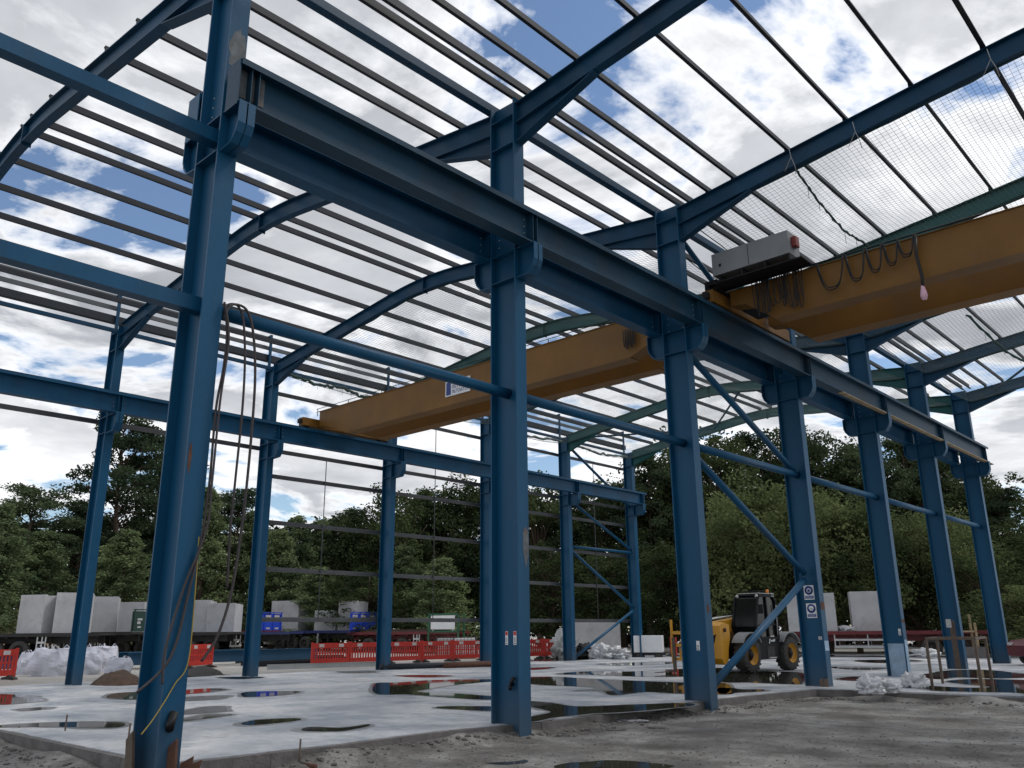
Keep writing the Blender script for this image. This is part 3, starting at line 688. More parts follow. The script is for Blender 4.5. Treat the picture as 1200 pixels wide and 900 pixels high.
# sign panel
sg = MB().box(7.85, 9.02, -.012, .024, Z(8.98), Z(9.50)).build('sign_panel', 'white', lc)
MB().box(7.90, 8.12, -.018, -.014, Z(9.02), Z(9.46)).build('emblem', 'signblue', sg)
t = MB()
def fake_letters(t, x0, x1, z0, z1, y, n):
    st = (x1-x0)/n
    for i in range(n):
        a = x0+i*st; t.box(a, a+st*.22, y-.002, y, z0, z1)
        if i % 3 != 1: t.box(a+st*.24, a+st*.7, y-.002, y, z1-(z1-z0)*.2, z1)
        if i % 2: t.box(a+st*.24, a+st*.7, y-.002, y, z0, z0+(z1-z0)*.2)
        if i % 4 == 0: t.box(a+st*.5, a+st*.72, y-.002, y, z0, z1-(z1-z0)*.22)
fake_letters(t, 8.20, 8.96, Z(9.06), Z(9.17), -.014, 9); fake_letters(t, 8.20, 8.96, Z(9.22), Z(9.34), -.014, 7); fake_letters(t, 8.24, 8.96, Z(9.40), Z(9.46), -.014, 12)
t.build('printed_text', 'signblue', sg)
def catline(a, b, sag, n=12):
    a = Vector(a); b = Vector(b)
    return [a.lerp(b, .5+.5*math.copysign(abs(2*i/n-1)**1.0, i-n/2))-Vector((0, 0, sag*(1-abs(2*i/n-1)**3.2))) for i in range(n+1)]
# festoon loops at the right end of the left crane
for i in range(5):
    x = ln-2.35+i*.09
    MB().tube(catline((x, -.05-i*.012, Z(9.5)), (x+.07, -.05-i*.012, Z(9.5)), .50+.08*(i % 2), 14), .014, 6).build('festoon_loop', 'black', lc)
# thin handrail / power wires along the top of the left crane
m = MB()
for zz in (9.86, 9.98): m.tube([(.2, .1, Z(zz)), (ln-.6, .1, Z(zz))], .012, 5)
for i in range(9): m.tube([(.3+i*2, .1, Z(9.69)), (.3+i*2, .1, Z(10.0))], .014, 5)
m.build('power_wires', 'blackm', lc)
rc, Z, ln = crane(-.05, 18.2, 13.28, 'yellow double girder crane of the right bay with a grey cabinet and hanging cables', True, 8.62, 9.58, 2.02, 1.65)
cab = MB().box(.45, 2.45, -.60, .0, Z(9.85), Z(10.43)).build('cabinet', 'ctrl', rc, .01)
MB().box(1.42, 1.432, -.604, -.6005, Z(9.86), Z(10.42)).build('door_seam', 'blackm', cab)
MB().box(.64, .70, -.615, -.6005, Z(10.05), Z(10.12)).build('door_lock', 'blackm', cab)
MB().box(2.454, 2.57, -.45, -.25, Z(10.05), Z(10.30)).build('warning_horn', 'redlamp', cab, .015)
pl = MB().box(.3, 2.75, -.66, -.02, Z(9.62), Z(9.65))
for x in (.6, 1.2, 1.8, 2.4): pl.box(x, x+.05, -.6, -.02, Z(9.652), Z(9.848))
pl.build('walkway', 'blackm', rc)
fr = MB().tube([(.4, -.12, Z(9.60)), (6.4, -.12, Z(9.60))], .02, 6); fr.build('festoon_track', 'blackm', rc)
random.seed(3)
k_ = 0
for i in range(15):
    x = 1.25+i*.085+random.uniform(-.02, .02); dx = random.uniform(.05, .2); sg_ = random.uniform(.55, .95)
    MB().tube(catline((x, -.10-random.uniform(0, .10), Z(9.58)), (x+dx, -.10-random.uniform(0, .1), Z(9.58)), sg_, 12), .013, 6).build('festoon_loop', 'black', rc)
for x, dx, s_ in ((2.85, .62, .72), (3.52, .42, .68), (3.98, .34, .60), (4.36, .30, .55), (4.66, .34, .45)):
    for j in range(2): MB().tube(catline((x+j*.03, -.13-j*.02, Z(9.58)), (x+dx+j*.02, -.13-j*.02, Z(9.58)), s_-j*.05, 14), .016, 6).build('festoon_loop', 'black', rc)
pc = MB().tube([(5.06, -.14, Z(9.58)), (5.02, -.15, Z(9.1)), (5.07, -.16, Z(8.6)), (5.05, -.16, Z(8.32))], .035, 8).build('pendant_cable', 'black', rc)
pb = MB(); pb.lathe([(.03, .16), (.045, .08), (.065, 0), (.075, -.08), (.05, -.16), (.02, -.17)], (5.05, -.16, Z(8.24)), 'z', 10); pb.build('pendant_cover', 'pink', pc)
# mechanism under the near girder end
MB().box(.15, .5, -.5, 1.2, Z(9.55), Z(9.80)).box(.6, .95, .5, 1.35, Z(9.2), Z(9.62)).build('drive_motor', 'blackm', rc)

# ================================================================== NETS
def net(k, side, dens=.115):
    y0, y1 = FY(k)+.05, FY(k+1)-.05; xa, xb = (XA1+.15, XB0-.1) if side == 'L' else (.25, 12.5)
    def P(x, y):
        tx = (x-xa)/(xb-xa); ty = (y-y0)/(y1-y0)
        # tied up at purlins, sagging in between
        s_ = .28*math.sin(PI*min(1, max(0, ty)))*(.8+.25*math.sin(x*2.3+k))+.05*noise.noise(Vector((x, y, k)))
        return (x, y, zt(x)-.48-s_)
    m = MB(); nx = int((xb-xa)/dens); ny = int((y1-y0)/dens)
    th = .0035
    for i in range(nx+1):
        x = xa+(xb-xa)*i/nx
        pts = [P(x, y0+(y1-y0)*j/14) for j in range(15)]; m.tube(pts, th, 3, cap=False)
    for j in range(ny+1):
        y = y0+(y1-y0)*j/ny; nn = max(6, int((xb-xa)/.8))
        m.tube([P(xa+(xb-xa)*i/nn, y) for i in range(nn+1)], th, 3, cap=False)
    o = m.build('safety_net', 'net', fix=False)
    tag(o, f"fine green safety net under the {'left' if side == 'L' else 'right'} roof bay, {ORD[k-3]} net counted from the front", 'net', 'safety nets under the roof')
    # border rope along the rafter lines
    b = MB()
    for yy in (y0, y1): b.tube([(xa+(xb-xa)*i/30, yy+.02*math.sin(i*2.1), P(xa+(xb-xa)*i/30, yy)[2]-.015*math.sin(i*1.7)**2) for i in range(31)], .014, 5)
    for xx in (xa, xb): b.tube([(xx, y0+(y1-y0)*i/12, P(xx, y0+(y1-y0)*i/12)[2]) for i in range(13)], .014, 5)
    b.build('border_rope', 'netdark', o)
for k in (3, 4, 5, 6):
    net(k, 'R'); net(k, 'L')
def garland(pts, lab, r=.035, cat='rope', mt='netdark', sub=10):
    m = MB(); P_ = []
    V_ = [Vector(p) for p in pts]
    for i in range(len(V_)-1):
        for j in range(sub): P_.append(V_[i].lerp(V_[i+1], j/sub)+Vector((noise.noise(V_[i]*9+Vector((j, 0, 0)))*r*.8, noise.noise(V_[i]*7+Vector((0, j*1.3, 0)))*r*.8, noise.noise(V_[i]*5+Vector((0, 0, j*1.1)))*r*1.6)))
    P_.append(V_[-1]); m.tube(P_, r, 7, [r*(.55+.55*abs(math.sin(i*1.3))) for i in range(len(P_))])
    for i in range(0, len(P_), 5): m.tube([P_[i], P_[i]-Vector((0, 0, .12+.1*(i % 3)))], .006, 4)
    tag(m.build('twisted_net_rope', mt), lab, cat, 'bundled net ropes')
a = ony(932, 198, 12.3); b = ony(1017, 288, 14.6)
garland([a, a.lerp(b, .3)-Vector((0, 0, .25)), a.lerp(b, .65)-Vector((0, 0, .3)), b], 'twisted black rope hanging in the net below the long right rafter', .03)
a = ony(1132, 368, 24.3); b = ony(1215, 432, 27)
garland([a, a.lerp(b, .5)-Vector((0, 0, .3)), b], 'twisted rope hanging in the far net near the right edge', .045)
garland([(-18.4, 12.4, 11.34), (-18.4, 14.0, 11.18), (-18.4, 15.2, 11.30), (-18.4, 16.2, 11.12), (-18.4, 17.8, 11.34)], 'bunched dark green net draped on the eaves tie above the left crane', .07)
garland([(-18.4, 24.5, 11.2), (-18.4, 26.5, 11.1), (-18.4, 29.6, 11.25)], 'bunched green net on the eaves tie of the far bays', .07, mt='net')
garland([(-18.4, 30.5, 11.2), (-18.4, 33, 11.05), (-18.4, 35.6, 11.25)], 'bunched green net on the eaves tie of the last bay', .07, mt='net')
# tie cords on the rafters
for i, (u, v) in enumerate(((925, 180), (1000, 150), (1158, 65))):
    p = ony(u, v, 11.86); m = MB(); m.tube([p+Vector((0, 0, .15)), p+Vector((.03, 0, -.1)), p+Vector((.1, -.02, -.35)), p+Vector((.12, 0, -.55))], .008, 5); m.tube([p+Vector((.03, 0, -.1)), p+Vector((-.15, 0, -.4))], .007, 5)
    tag(m.build('tie_cord', 'cord'), f"grey cord tied round the long right rafter, {['leftmost', 'middle', 'rightmost'][i]} of three", 'cord', 'cords tied round the right rafter')

# hoses and cables on the nearest column
def hose(pts, r, lab, mt='hose', name='hanging_hose'):
    V_ = [Vector(p) for p in pts]; P_ = []; n = len(V_)
    for i in range(n-1):
        p0 = V_[max(i-1, 0)]; p1 = V_[i]; p2 = V_[i+1]; p3 = V_[min(i+2, n-1)]
        for j in range(8):
            t_ = j/8; P_.append(.5*((2*p1)+(-p0+p2)*t_+(2*p0-5*p1+4*p2-p3)*t_*t_+(-p0+3*p1-3*p2+p3)*t_**3))
    P_.append(V_[-1]); tag(MB().tube(P_, r, 8).build(name, mt), lab, 'hose' if 'hose' in name else 'cable', 'hoses and cables on the nearest column')
hose([onx(u, v, -.06) for u, v in ((262, 372), (266, 358), (278, 358), (285, 375), (287, 420), (284, 480), (276, 560), (270, 620))]+[onx(266, 690, -.06)], .016, 'hose looping over the tube tie, left one of the free hanging pair')
hose([onx(u, v, -.03) for u, v in ((264, 368), (272, 357), (288, 362), (296, 385), (299, 430), (297, 480), (290, 560), (283, 620), (272, 690), (255, 745), (236, 775))], .018, 'long hose looping over the tube tie, right one of the free hanging pair')
hose([onx(u, v, .05) for u, v in ((263, 354), (266, 390), (262, 430), (253, 480), (246, 560), (238, 620))]+[onx(222, 690, .04), onx(200, 770, .04), onx(160, 812, .04)], .016, 'brown hose hanging down the front of the nearest column')
hose([onx(u, v, .08) for u, v in ((264, 356), (268, 400), (258, 470), (249, 560), (242, 620))]+[onx(215, 690, .05), onx(194, 760, .05), onx(190, 802, .05)], .015, 'dark hose ending halfway down the nearest column')
hose([(.035, .10, 2.6), (.035, .12, 1.8), (.035, .11, 1.15), (.035, -.02, .93), (.035, -.12, .75), (.04, -.25, .55), (.05, -.36, .42)], .007, 'thin yellow cable curving down the nearest column', 'yhose', 'hanging_cable')

# mandatory safety signs on the fourth near column
def safety_sign(x, z, lab, kind_):
    root = empty('safety_sign', (x, 17.985, z)); tag(root, lab, 'sign', 'blue and white safety signs on the fourth near column')
    MB().box(-.14, .14, -.006, 0, -.19, .19).build('panel', 'white', root)
    MB().lathe([(.118, 0), (.118, -.003)], (0, -.007, .055), 'y', 32).build('disc', 'signblue', root)
    f = MB()
    f.lathe([(.062, 0), (.062, -.002)], (0, -.0115, .05), 'y', 24)
    f.build('head', 'white', root)
    g_ = MB()
    if kind_ == 0: g_.prism([(-.035, .02), (.035, .02), (.035, .075), (.02, .09), (-.02, .09), (-.035, .075)], 'y', -.0165, -.0145); g_.box(-.008, .008, -.0165, -.0145, -.005, .017)
    else: g_.prism([(-.075, .055), (.075, .055), (.06, .10), (.03, .125), (-.03, .125), (-.06, .10)], 'y', -.0165, -.0145)
    g_.build('pictogram', 'signblue' if kind_ == 0 else 'white', root)
    if kind_: MB().box(-.05, .05, -.0185, -.017, .045, .053).build('brim', 'signblue', root)
    b = MB().box(-.12, .12, -.009, -.0065, -.165, -.085); b.build('text_band', 'signblue', root)
    t = MB(); fake_letters(t, -.105, .11, -.12, -.10, -.0095, 12); fake_letters(t, -.09, .09, -.152, -.135, -.0095, 10); t.build('lettering', 'white', root)
safety_sign(-.33, 2.41, 'upper blue and white safety sign, ear protection disc, on fourth near column', 0)
safety_sign(-.31, 1.93, 'lower blue and white safety sign, helmet disc, on fourth near column', 1)

# ================================================================== TELEHANDLER
def telehandler(loc, rz):
    R_ = empty('telehandler', loc, rz); tag(R_, 'yellow and black telescopic handler parked on the wet slab behind the braced columns', 'telehandler')
    # local: +x forward, +y its left side (the cab side), origin on the ground between the axles
    def wheel(x, y, s):
        t = MB(); r = .60
        t.lathe([(.34, -.20), (r-.10, -.215), (r-.02, -.17), (r, -.10), (r, .10), (r-.02, .17), (r-.10, .215), (.34, .20)], (0, 0, 0), 'y', 40, False)
        for i in range(20):
            for s2 in (-1, 1):
                a = 2*PI*(i+(.5 if s2 > 0 else 0))/20
                c = Vector((math.cos(a), 0, math.sin(a)))
                p0 = c*(r-.01)+Vector((0, s2*.02, 0)); a2 = a+.14; c2 = Vector((math.cos(a2), 0, math.sin(a2))); p1 = c2*(r-.035)+Vector((0, s2*.20, 0))
                t.bar(p0, p1, .055, .07, c)
        w_ = t.build('wheel', 'tyre', R_); w_.location = (x, y, r+.01)
        h = MB(); q = s
        h.lathe([(.345, q*.215), (.335, q*.10), (.25, q*.08), (.24, q*.02), (.0001, q*.02)], (0, 0, 0), 'y', 28, False); h.build('rim', 'jyel', w_)
        h = MB(); h.lathe([(.21, q*.024), (.20, q*.10), (.12, q*.12), (.11, q*.17), (.0001, q*.17)], (0, 0, 0), 'y', 16)
        h.build('hub', 'blackm', w_)
    for x in (-1.35, 1.40):
        for s in (-1, 1): wheel(x, s*.93, s)
    ch = MB(); ch.prism([(-2.05, .62), (-2.05, 1.15), (-.85, 1.15), (-.70, .95), (.75, .95), (.95, 1.10), (2.0, 1.10), (2.15, .85), (2.0, .55), (.85, .50), (.7, .42), (-.7, .42), (-.85, .50)], 'y', -.48, .48)
    ch.build('chassis', 'blackm', R_, .012)
    # black side pod with lettering, engine cover on the far side
    pod = MB(); pod.prism([(-.80, .42), (.72, .42), (.86, .62), (.80, 1.12), (-.70, 1.18), (-.98, 1.1)], 'y', .49, .98); p_ = pod.build('side_pod', 'blackm', R_, .015)
    text_mesh('JCB', .27, 'lettering', 'white', p_, (-.22, .9965, .98+.13), (PI/2, 0, PI))
    MB().box(-.35, .15, .984, .992, .5, .85).build('step_panel', 'tyre', p_); MB().box(-.35, .15, .984, 1.06, .46, .49).build('step', 'alloy', p_)
    eng = MB(); eng.prism([(-1.35, .9), (.5, .9), (.7, 1.15), (.6, 1.55), (-1.3, 1.62), (-1.5, 1.3)], 'y', -1.02, -.45); eng.build('engine_cover', 'jyel', R_, .02)
    # mudguards
    for x in (-1.35, 1.40):
        for s in (-1, 1):
            g_ = MB(); pts = [(x+.74*math.cos(a), .62+.74*math.sin(a)) for a in [PI*(.18+.64*i/10) for i in range(11)]]
            pts2 = [(x+.70*math.cos(a), .62+.70*math.sin(a)) for a in [PI*(.82-.64*i/10) for i in range(11)]]
            g_.prism(pts+pts2, 'y', s*.70, s*1.16); g_.build('mudguard', 'ctrl' if s > 0 else 'blackm', R_)
    # cab
    cab = empty('cab', (0, 0, 0)); cab.parent = R_
    b = MB(); z0, z1 = 1.15, 2.62
    prof = [(-.72, z0), (.62, z0), (.80, 1.55), (.52, 2.52), (.38, z1), (-.52, z1), (-.68, 2.45)]
    # frame: pillars along the profile on both cab sides, roof
    for yy in (.06, .98):
        for a, c in zip(prof, prof[1:]+prof[:1]): b.bar((a[0], yy, a[1]), (c[0], yy, c[1]), .075, .075, (0, 1, 0))
        b.bar((-.05, yy, z0), (-.02, yy, z1), .06, .06, (0, 1, 0))
        b.bar((-.72, yy, 1.62), (.78, yy, 1.58), .05, .05, (0, 1, 0))
    b.box(-.56, .44, .02, 1.02, z1, z1+.07); b.box(-.76, -.6, .03, 1.01, z0-.05, 1.6); b.box(.5, .7, .03, 1.01, z0-.05, 1.4)
    b.build('cab_frame', 'blackm', cab)
    g_ = MB(); g_.prism(prof, 'y', .09, .95); g_.build('window', 'glass', cab)
    MB().box(-.5, .4, .10, .96, z1+.073, z1+.10).box(-.58, -.40, .02, 1.02, z1-.02, z1+.105).build('roof', 'silver', cab)
    MB().box(-.3, .1, .35, .7, 1.2, 1.75).box(-.42, -.3, .35, .7, 1.5, 2.1).build('seat', 'tyre', cab)
    MB().tube([(-.35, .30, z1+.10), (-.35, .30, z1+.19), (.35, .30, z1+.16), (.35, .80, z1+.16), (-.35, .8, z1+.19)], .018, 6).build('roof_guard', 'blackm', cab)
    MB().lathe([(.05, 0), (.055, .05), (.045, .12), (.01, .14)], (-.45, .85, z1+.105), 'z', 12).build('beacon', 'orange', cab)
    for yy in (.12, .92):
        MB().lathe([(.05, 0), (.07, .05), (.02, .09)], (.42, yy, z1-.02), 'x', 12).build('work_lamp', 'silver', cab)
    MB().tube([(.66, 1.0, 2.0), (.80, 1.22, 2.05), (.80, 1.25, 2.1)], .015, 6).box(.77, .82, 1.14, 1.32, 1.98, 2.3).build('mirror', 'blackm', cab)
    MB().tube([(-.60, 1.03, 1.25), (-.62, 1.05, 2.3)], .02, 6).build('grab_rail', 'silver', cab)
    # boom from the rear tower, along the far side of the cab, to the cranked nose
    tw = MB(); tw.prism([(-2.05, .8), (-1.1, .9), (-1.25, 1.7), (-1.55, 2.05), (-2.05, 2.0)], 'y', -.40, .05); tw.build('boom_tower', 'jyel', R_, .015)
    bo = MB(); bo.bar((-1.9, -.18, 1.86), (1.9, -.18, 1.48), .34, .44, (0, 0, 1)); bo.build('boom', 'jyel', R_, .012)
    MB().bar((.6, -.18, 1.60), (2.55, -.18, 1.41), .26, .34, (0, 0, 1)).build('boom_extension', 'jyel', R_, .01)
    MB().tube([(-.4, -.18, 1.98), (1.7, -.18, 1.84)], .035, 8).tube([(1.2, .05, 1.9), (2.45, .05, 1.78)], .028, 8).build('hydraulic_pipe', 'silver', R_)
    nose = MB(); nose.prism([(2.02, 1.62), (2.40, 1.70), (2.62, 1.58), (2.62, .50), (2.45, .30), (2.22, .32), (2.15, .8), (2.0, 1.2)], 'y', -.20, .66)
    n_ = nose.build('boom_nose', 'jyel', R_, .012)
    MB().prism([(-.05, 1.25), (.25, 1.18), (.10, .62), (.03, .64)], 'x', 2.622, 2.63).prism([(.28, 1.22), (.5, 1.3), (.40, 1.0), (.3, .9)], 'x', 2.622, 2.63).build('mark', 'blackm', n_)
    MB().lathe([(.07, 0), (.07, .05)], (2.35, .66, 1.44), 'y', 12).build('pivot_pin', 'rust', n_)
    # fork carriage and forks
    fc = MB()
    for z in (.42, .88, 1.30): fc.box(2.86, 2.92, -1.18, .22, z, z+.11)
    for y in (-1.18, -.75, -.25, .16): fc.box(2.85, 2.93, y, y+.06, .34, 1.80)
    fc.box(2.64, 2.85, -.9, .15, .5, .8); c_ = fc.build('fork_carriage', 'jyel', R_, .006)
    for y in (-1.1, 0.0):
        f = MB(); f.box(2.935, 2.98, y, y+.12, .1, 1.2); f.prism([(2.94, .10), (2.94, .055), (4.1, .055), (4.1, .07), (3.1, .10)], 'y', y, y+.12); f.build('fork', 'frame_br', R_)
    # headlamps, tanks, hoses
    for y in (.30, .45): MB().lathe([(.02, 0), (.06, .01), (.06, .05)], (2.08, y, 1.0), 'x', 14).build('headlight', 'silver', R_)
    h = MB()
    for i in range(4): h.tube([(2.3, -.34+.08*i, 1.5), (2.55, -.3+.08*i, 1.25), (2.5, -.3+.07*i, .95), (2.85, -.25+.06*i, .8)], .018, 6)
    h.build('hydraulic_hose', 'black', R_)
    MB().box(-2.35, -2.05, -.5, .5, .75, 1.3).build('counterweight', 'blackm', R_, .02)
    return R_
telehandler((-5.93, 24.65, 0.0), math.radians(-93))

# ================================================================== YARD THINGS
def barrier(loc, rz, lab):
    root = empty('road_barrier', loc, rz); tag(root, lab, 'barrier', 'red plastic pedestrian barriers')
    m = MB(); Wd = 2.0
    m.box(-Wd/2+.02, Wd/2-.02, -.03, .03, .78, 1.0); m.box(-Wd/2+.02, Wd/2-.02, -.03, .03, .12, .32)
    m.box(-Wd/2, -Wd/2+.09, -.035, .035, .05, 1.04); m.box(Wd/2-.09, Wd/2, -.035, .035, .05, 1.04); m.box(-.03, .03, -.028, .028, .32, .78)
    for i in range(13):
        x = -Wd/2+.16+i*(Wd-.32)/12; m.box(x-.028, x+.028, -.022, .022, .32, .78)
    m.box(-Wd/2+.09, Wd/2-.09, -.024, .024, .53, .58)
    m.build('panel', 'barrier', root, 0)
    for x in (-.62, .42): MB().box(x, x+.26, -.037, -.0305, .82, .96).build('reflector', 'reflective', root)
    for x in (-.62, .42): MB().box(x, x+.26, .0305, .037, .82, .96).build('reflector', 'reflective', root)
    for x in (-.8, .8): MB().prism([(-.34, 0), (.34, 0), (.30, .06), (.06, .10), (.05, .14), (-.05, .14), (-.06, .10), (-.30, .06)], 'x', x-.08, x+.08).build('foot', 'tyre', root)
    return root
BL = ['leftmost of the row behind the slab, left of the third far column', 'second of the row, touching the third far column on its left', 'first barrier right of the third far column', 'second barrier right of the third far column', 'third barrier right of the third far column', 'just left of the column behind the big middle one', 'right of the big middle column, nearer to it', 'at the right end of the row, behind the fifth far column']
bx, by = -24.1, 18.3
for i in range(8):
    a = [1.50, 1.42, 1.47, 1.52, 1.42, 1.36, 1.44, 1.30][i]; dx, dy = math.cos(a)*2.03, math.sin(a)*2.03
    barrier((bx+dx/2, by+dy/2, .0), a, 'red plastic barrier, '+BL[i]); bx += dx; by += dy
barrier((-23.8, 5.2, .0), PI/2+.35, 'red plastic barrier at the left edge of the view, beside the white bags')
barrier((-24.6, 3.1, .0), PI/2+.3, 'red plastic barrier cut off by the left edge of the view')
barrier((-26.6, 14.3, .02), PI/2+.55, 'lone red plastic barrier right beside the nearest column')
p = onz(790, 769); barrier((p.x, p.y, 0.0), 2.3, 'lone red plastic barrier left of the third near column')

def blob_box(sx, sy, sz, seed, sub=4, amp=.12, sag=.25):
    bm = bmesh.new(); bmesh.ops.create_cube(bm, size=1); bmesh.ops.subdivide_edges(bm, edges=bm.edges[:], cuts=sub*2, use_grid_fill=True)
    v = []
    for q in bm.verts:
        p = q.co.copy(); r = Vector((p.x, p.y, 0)); h = p.z+.5
        k = 1+.18*math.sin(PI*h)-.12*h; x, y = p.x*k, p.y*k
        # round the corners
        L_ = max(abs(p.x), abs(p.y), 1e-6); l2 = math.hypot(p.x, p.y); f = (L_/max(l2, 1e-6))**.5 if l2 > 0 else 1; x *= f*1.05; y *= f*1.05
        n_ = noise.noise_vector(Vector((p.x*3, p.y*3, p.z*3))+Vector((seed*7, 0, 0)))*amp
        ridg = abs(noise.noise(Vector((p.x*6, p.y*6, p.z*4+seed))))*amp*.8
        zz = h*(1-sag*.3*abs(noise.noise(Vector((p.x*2+seed, p.y*2, 0))))*2*h)
        v.append(((x+n_.x-ridg*.3)*sx, (y+n_.y)*sy, max(0, zz+(n_.z*.6+ridg*.5)*(h > .05))*sz))
    f = [tuple(l.vert.index for l in fc.loops) for fc in bm.faces]; bm.verts.index_update(); f = [tuple(vv.index for vv in fc.verts) for fc in bm.faces]; bm.free()
    return v, f
def bulk_bag(u, v, s, seed, lab, z=0.0):
    p = onz(u, v, z); root = empty('bulk_bag', (p.x, p.y, z), seed*.7); tag(root, lab, 'bag', 'white bulk bags at the slab edge')
    s *= .9; a, b = blob_box(s*1.1, s*1.0, s*.95, seed); m = MB(); m.add(a, b, False); m.build('bag_body', 'bag', root)
    l = MB()
    for i, (sx, sy) in enumerate(((1, 1), (1, -1), (-1, 1), (-1, -1))):
        q = Vector((sx*.38*s, sy*.34*s, .82*s)); l.tube([q, q+Vector((sx*.02, 0, .16*s)), q+Vector((-.10*sx, .03*sy, .24*s)), q+Vector((-.2*sx*s, .02, .10*s)), q+Vector((-.22*sx*s, .02, 0))], .022, 5)
    l.build('lifting_loop', 'bag', root)
bulk_bag(58, 792, 1.15, 1, 'large sagging white bulk bag left of the second far column')
bulk_bag(38, 790, .95, 2, 'smaller white bulk bag between the red barrier and the large bag')
bulk_bag(78, 790, 1.0, 3, 'white bulk bag half hidden behind the leftmost far column')
bulk_bag(102, 790, .95, 4, 'white bulk bag just right of the leftmost far column')
bulk_bag(116, 787, 1.15, 5, 'upright white bulk bag with standing loops near the soil heap')
bulk_bag(138, 793, .75, 6, 'slumped white bag lying behind the soil heap')
def heap(loc, r, h, name, mt, lab, cat, seed=1):
    xs = [i/14*2-1 for i in range(15)]
    m = grid(xs, xs, lambda x, y: max(-.1, (1-(x*x+y*y))**1 if x*x+y*y < 1 else -.1)*h+(noise.noise(Vector((x*3, y*3, seed)))*.25+noise.noise(Vector((x*9, y*9, seed)))*.12)*h*(1 if x*x+y*y < 1 else 0))
    m.v = [(x*r*1.3+noise.noise(Vector((x*5, y*5, 2)))*.1, y*r, z) for x, y, z in m.v]
    o = m.build(name, mt, fix=False); o.location = loc; tag(o, lab, cat); return o
p = onz(138, 802); heap((p.x, p.y, -.02), .72, .42, 'soil_heap', 'soil', 'low brown soil heap at the slab edge right of the leftmost far column', 'heap', 3)
p = onz(236, 790); heap((p.x, p.y, 0.0), .7, .28, 'rubble_heap', 'tyre', 'low dark rubble heap beside the lone barrier at the nearest column', 'heap', 5)

def precast(loc, sx, sy, sz, rz, lab, t=.18, cut=None):
    """precast wall units: an L or box-shaped shell of slabs"""
    root = empty('concrete_unit', loc, rz); tag(root, lab, 'concrete unit', 'precast concrete units on the trailers')
    m = MB()
    m.box(-sx/2, sx/2, -sy/2, -sy/2+t, 0, sz); m.box(-sx/2, -sx/2+t, -sy/2+t+.003, sy/2, 0, sz); m.box(sx/2-t, sx/2, -sy/2+t+.003, sy/2, 0, sz*(.97 if not cut else cut))
    m.box(-sx/2+t+.003, sx/2-t-.003, sy/2-t, sy/2, 0, sz)
    m.build('slab_walls', 'concrete', root, .012)
    l = MB()
    for x in (-sx*.3, sx*.3): l.tube([(x, -sy/2+t/2, sz), (x, -sy/2+t/2, sz+.07), (x+.08, -sy/2+t/2, sz+.07), (x+.08, -sy/2+t/2, sz)], .012, 5)
    l.build('lifting_eye', 'galv_dark', root)
    return root
